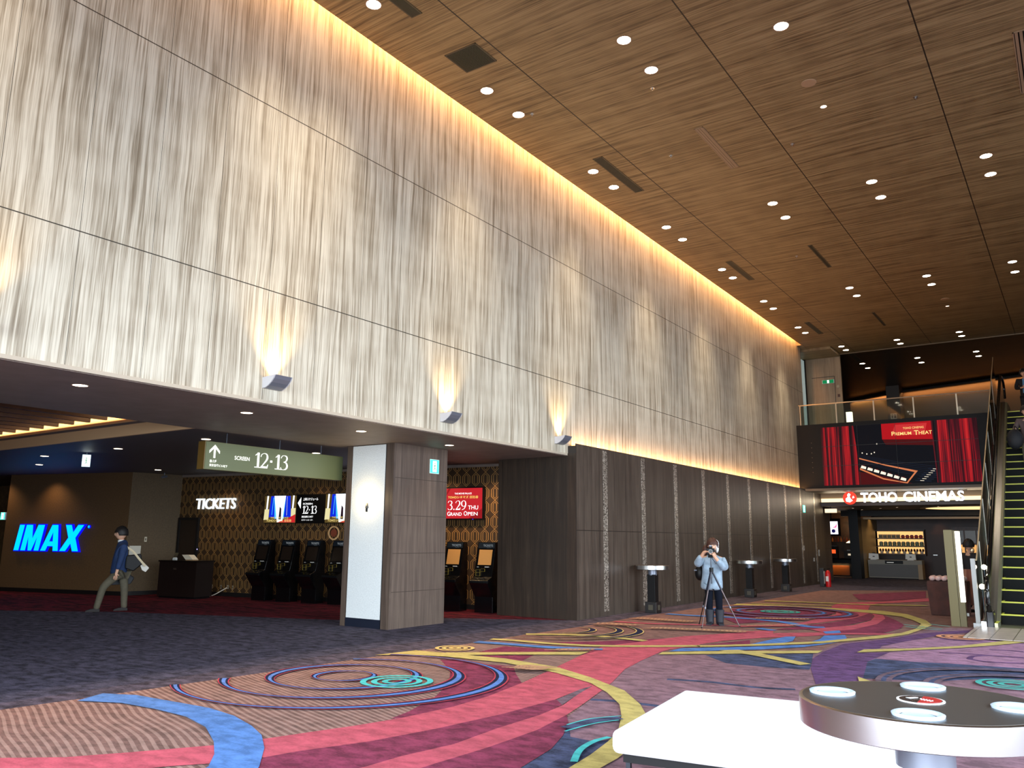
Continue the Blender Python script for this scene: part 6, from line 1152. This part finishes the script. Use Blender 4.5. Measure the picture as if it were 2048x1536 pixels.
def stander(loc, rz, label, h, top, legs, hairm=HAIR, arms='down', inner=None, skirt=None):
    e = empty('person', loc, rz, label, 'person'); k = h/1.60
    S_ = lambda x, y, z, r: (x*k, y*k, z*k, tuple(v*k for v in r) if isinstance(r, tuple) else r*k)
    la = [S_(.17, 0, 1.28, .055), S_(.22, .02, 1.03, .042), S_(.20, -.14, .86, .028)] if arms != 'fold' else [S_(.17, 0, 1.28, .055), S_(.24, -.03, 1.02, .042), S_(.06, -.22, 1.04, .028)]
    ra = [S_(-.17, 0, 1.28, .055), S_(-.26, -.02, 1.05, .042), S_(-.24, -.20, 1.10, .028)] if arms == 'bag' else ([S_(-.17, 0, 1.28, .055), S_(-.22, .02, 1.03, .042), S_(-.20, -.10, .82, .028)] if arms == 'down' else [S_(-.17, 0, 1.28, .055), S_(-.24, -.03, 1.02, .042), S_(-.06, -.22, 1.02, .028)])
    c0 = S_(0, 0, 1.24, (.14, .09)); hp = S_(0, 0, .84, (.12, .09))
    ch = [[hp, S_(0, 0, 1.02, (.11, .09)), c0, S_(0, 0, 1.33, .05), S_(0, -.01, 1.40, .045)], [hp, S_(-.08, 0, .78, .08), S_(-.085, -.01, .45, .05), S_(-.085, .02, .15, .04)], [hp, S_(.08, 0, .78, .08), S_(.085, -.01, .45, .05), S_(.085, .02, .15, .04)], [c0]+la, [c0]+ra]
    for a, sd in ((la, -1), (ra, 1)): ch += hand(None, a[-1][:3], Vector(a[-1][:3])-Vector(a[-2][:3]), k, .7, sd, (-sd, 0, .1))
    skin('body', ch, SKIN, e)
    skin('jacket', [[S_(0, 0, .70, (.155, .125)), S_(0, 0, .80, (.155, .125)), S_(0, 0, 1.0, (.145, .12)), S_(0, 0, 1.22, (.16, .11)), S_(0, 0, 1.31, .075)], [S_(0, 0, 1.22, (.16, .11))]+[(p[0], p[1], p[2], p[3]+.02) for p in la[:2]]+[tuple(la[1][i]*.2+la[2][i]*.8 for i in range(3))+(.045,)], [S_(0, 0, 1.22, (.16, .11))]+[(p[0], p[1], p[2], p[3]+.02) for p in ra[:2]]+[tuple(ra[1][i]*.2+ra[2][i]*.8 for i in range(3))+(.045,)]], top, e)
    skin('trousers', [[S_(0, 0, .80, (.135, .105)), S_(-.08, 0, .72, .09), S_(-.085, -.01, .45, .07), S_(-.085, .02, .09, .06)], [S_(0, 0, .80, (.135, .105)), S_(.08, 0, .72, .09), S_(.085, -.01, .45, .07), S_(.085, .02, .09, .06)]], legs, e)
    if inner: MB().prism([(-.05*k, 1.30*k), (.05*k, 1.30*k), (.07*k, .86*k), (-.07*k, .86*k)], -.150*k, -.128*k, 'y').build('shirt_front', inner, e, bevel=.006)
    head(e, (0, -.02*k, 1.49*k), .115*k, None, (0, -1), hm=hairm)
    boots(e, [(-.085*k, -.05*k, (0, -1), 0), (.085*k, -.05*k, (0, -1), 0)], M_BLACK, .1, .25, 'shoe')
    return e
# rider on the escalator
ys = 17.2+.3464*14+.25+.2; zs = .2*15
e = stander((-.80, 22.55, zs), .03, 'person in a grey jacket and pale shirt riding the escalator, holding a dark backpack', 1.64, mat('grey_brown_jacket', (84, 70, 68), .8), mat('khaki_trousers', (96, 90, 70), .85), arms='bag', inner=mat('pale_shirt', (226, 230, 236), .6))
o = MB().ball((0, 0, 0), (.17, .12, .24), 14, 10).build('backpack', mat('backpack_black', (14, 15, 20), .7), smooth=True); o.location = (-1.07, 22.32, zs+.86); tag(o, 'dark backpack held out by the person riding the escalator', 'backpack'); MB().tube(smooth3([(.02, -.02, .22), (.03, -.05, .30), (.08, -.02, .22)], 4), .012, 6).build('strap', M_BLACK, o)
e = MB().box(-.74, -.50, 22.36, 22.375, zs+.62, zs+.98).build('document_folder', M_WHITE); tag(e, 'white folder held in front of the person riding the escalator', 'folder')
stander((-.98, 29.0, 5.1), .05, 'person in black with a blue scarf standing at the escalator head', 1.60, mat('black_coat', (16, 16, 20), .8), mat('black_trousers', (18, 18, 22), .8), arms='fold', inner=mat('blue_scarf', (96, 140, 176), .8))
# person behind the totem, seen from behind
e = stander((-2.04, 20.3, 0), PI-.3, 'person in a black jacket and striped brown skirt standing behind the totem', 1.50, mat('black_sport_jacket', (22, 20, 24), .7), M_BLACK)
def stripe_mat():
    t = NT('striped_skirt'); c = t.coord(); a = t.noise(t.comb(t.math('MULTIPLY', c[0], 22), 0, 0), 1.0, 3, .8)
    t.link(t.ramp(a, [(.36, (54, 28, 30)), (.5, (140, 86, 74)), (.62, (196, 160, 136))]), t.b.inputs['Base Color']); t.b.inputs['Roughness'].default_value = .9; return t.m
m = MB(); rings = []
for z, r in ((.90, .15), (.70, .19), (.40, .22), (.16, .24)): rings.append([m.vert((r*math.cos(2*PI*k/28)*(1+.04*math.sin(k*3)), r*.75*math.sin(2*PI*k/28)*(1+.04*math.sin(k*3)), z)) for k in range(28)])
for a, b in zip(rings, rings[1:]):
    for k in range(28): m.face((a[k], a[(k+1) % 28], b[(k+1) % 28], b[k]))
o = m.build('skirt', stripe_mat(), e, smooth=True); sd = o.modifiers.new('s', 'SOLIDIFY'); sd.thickness = .01
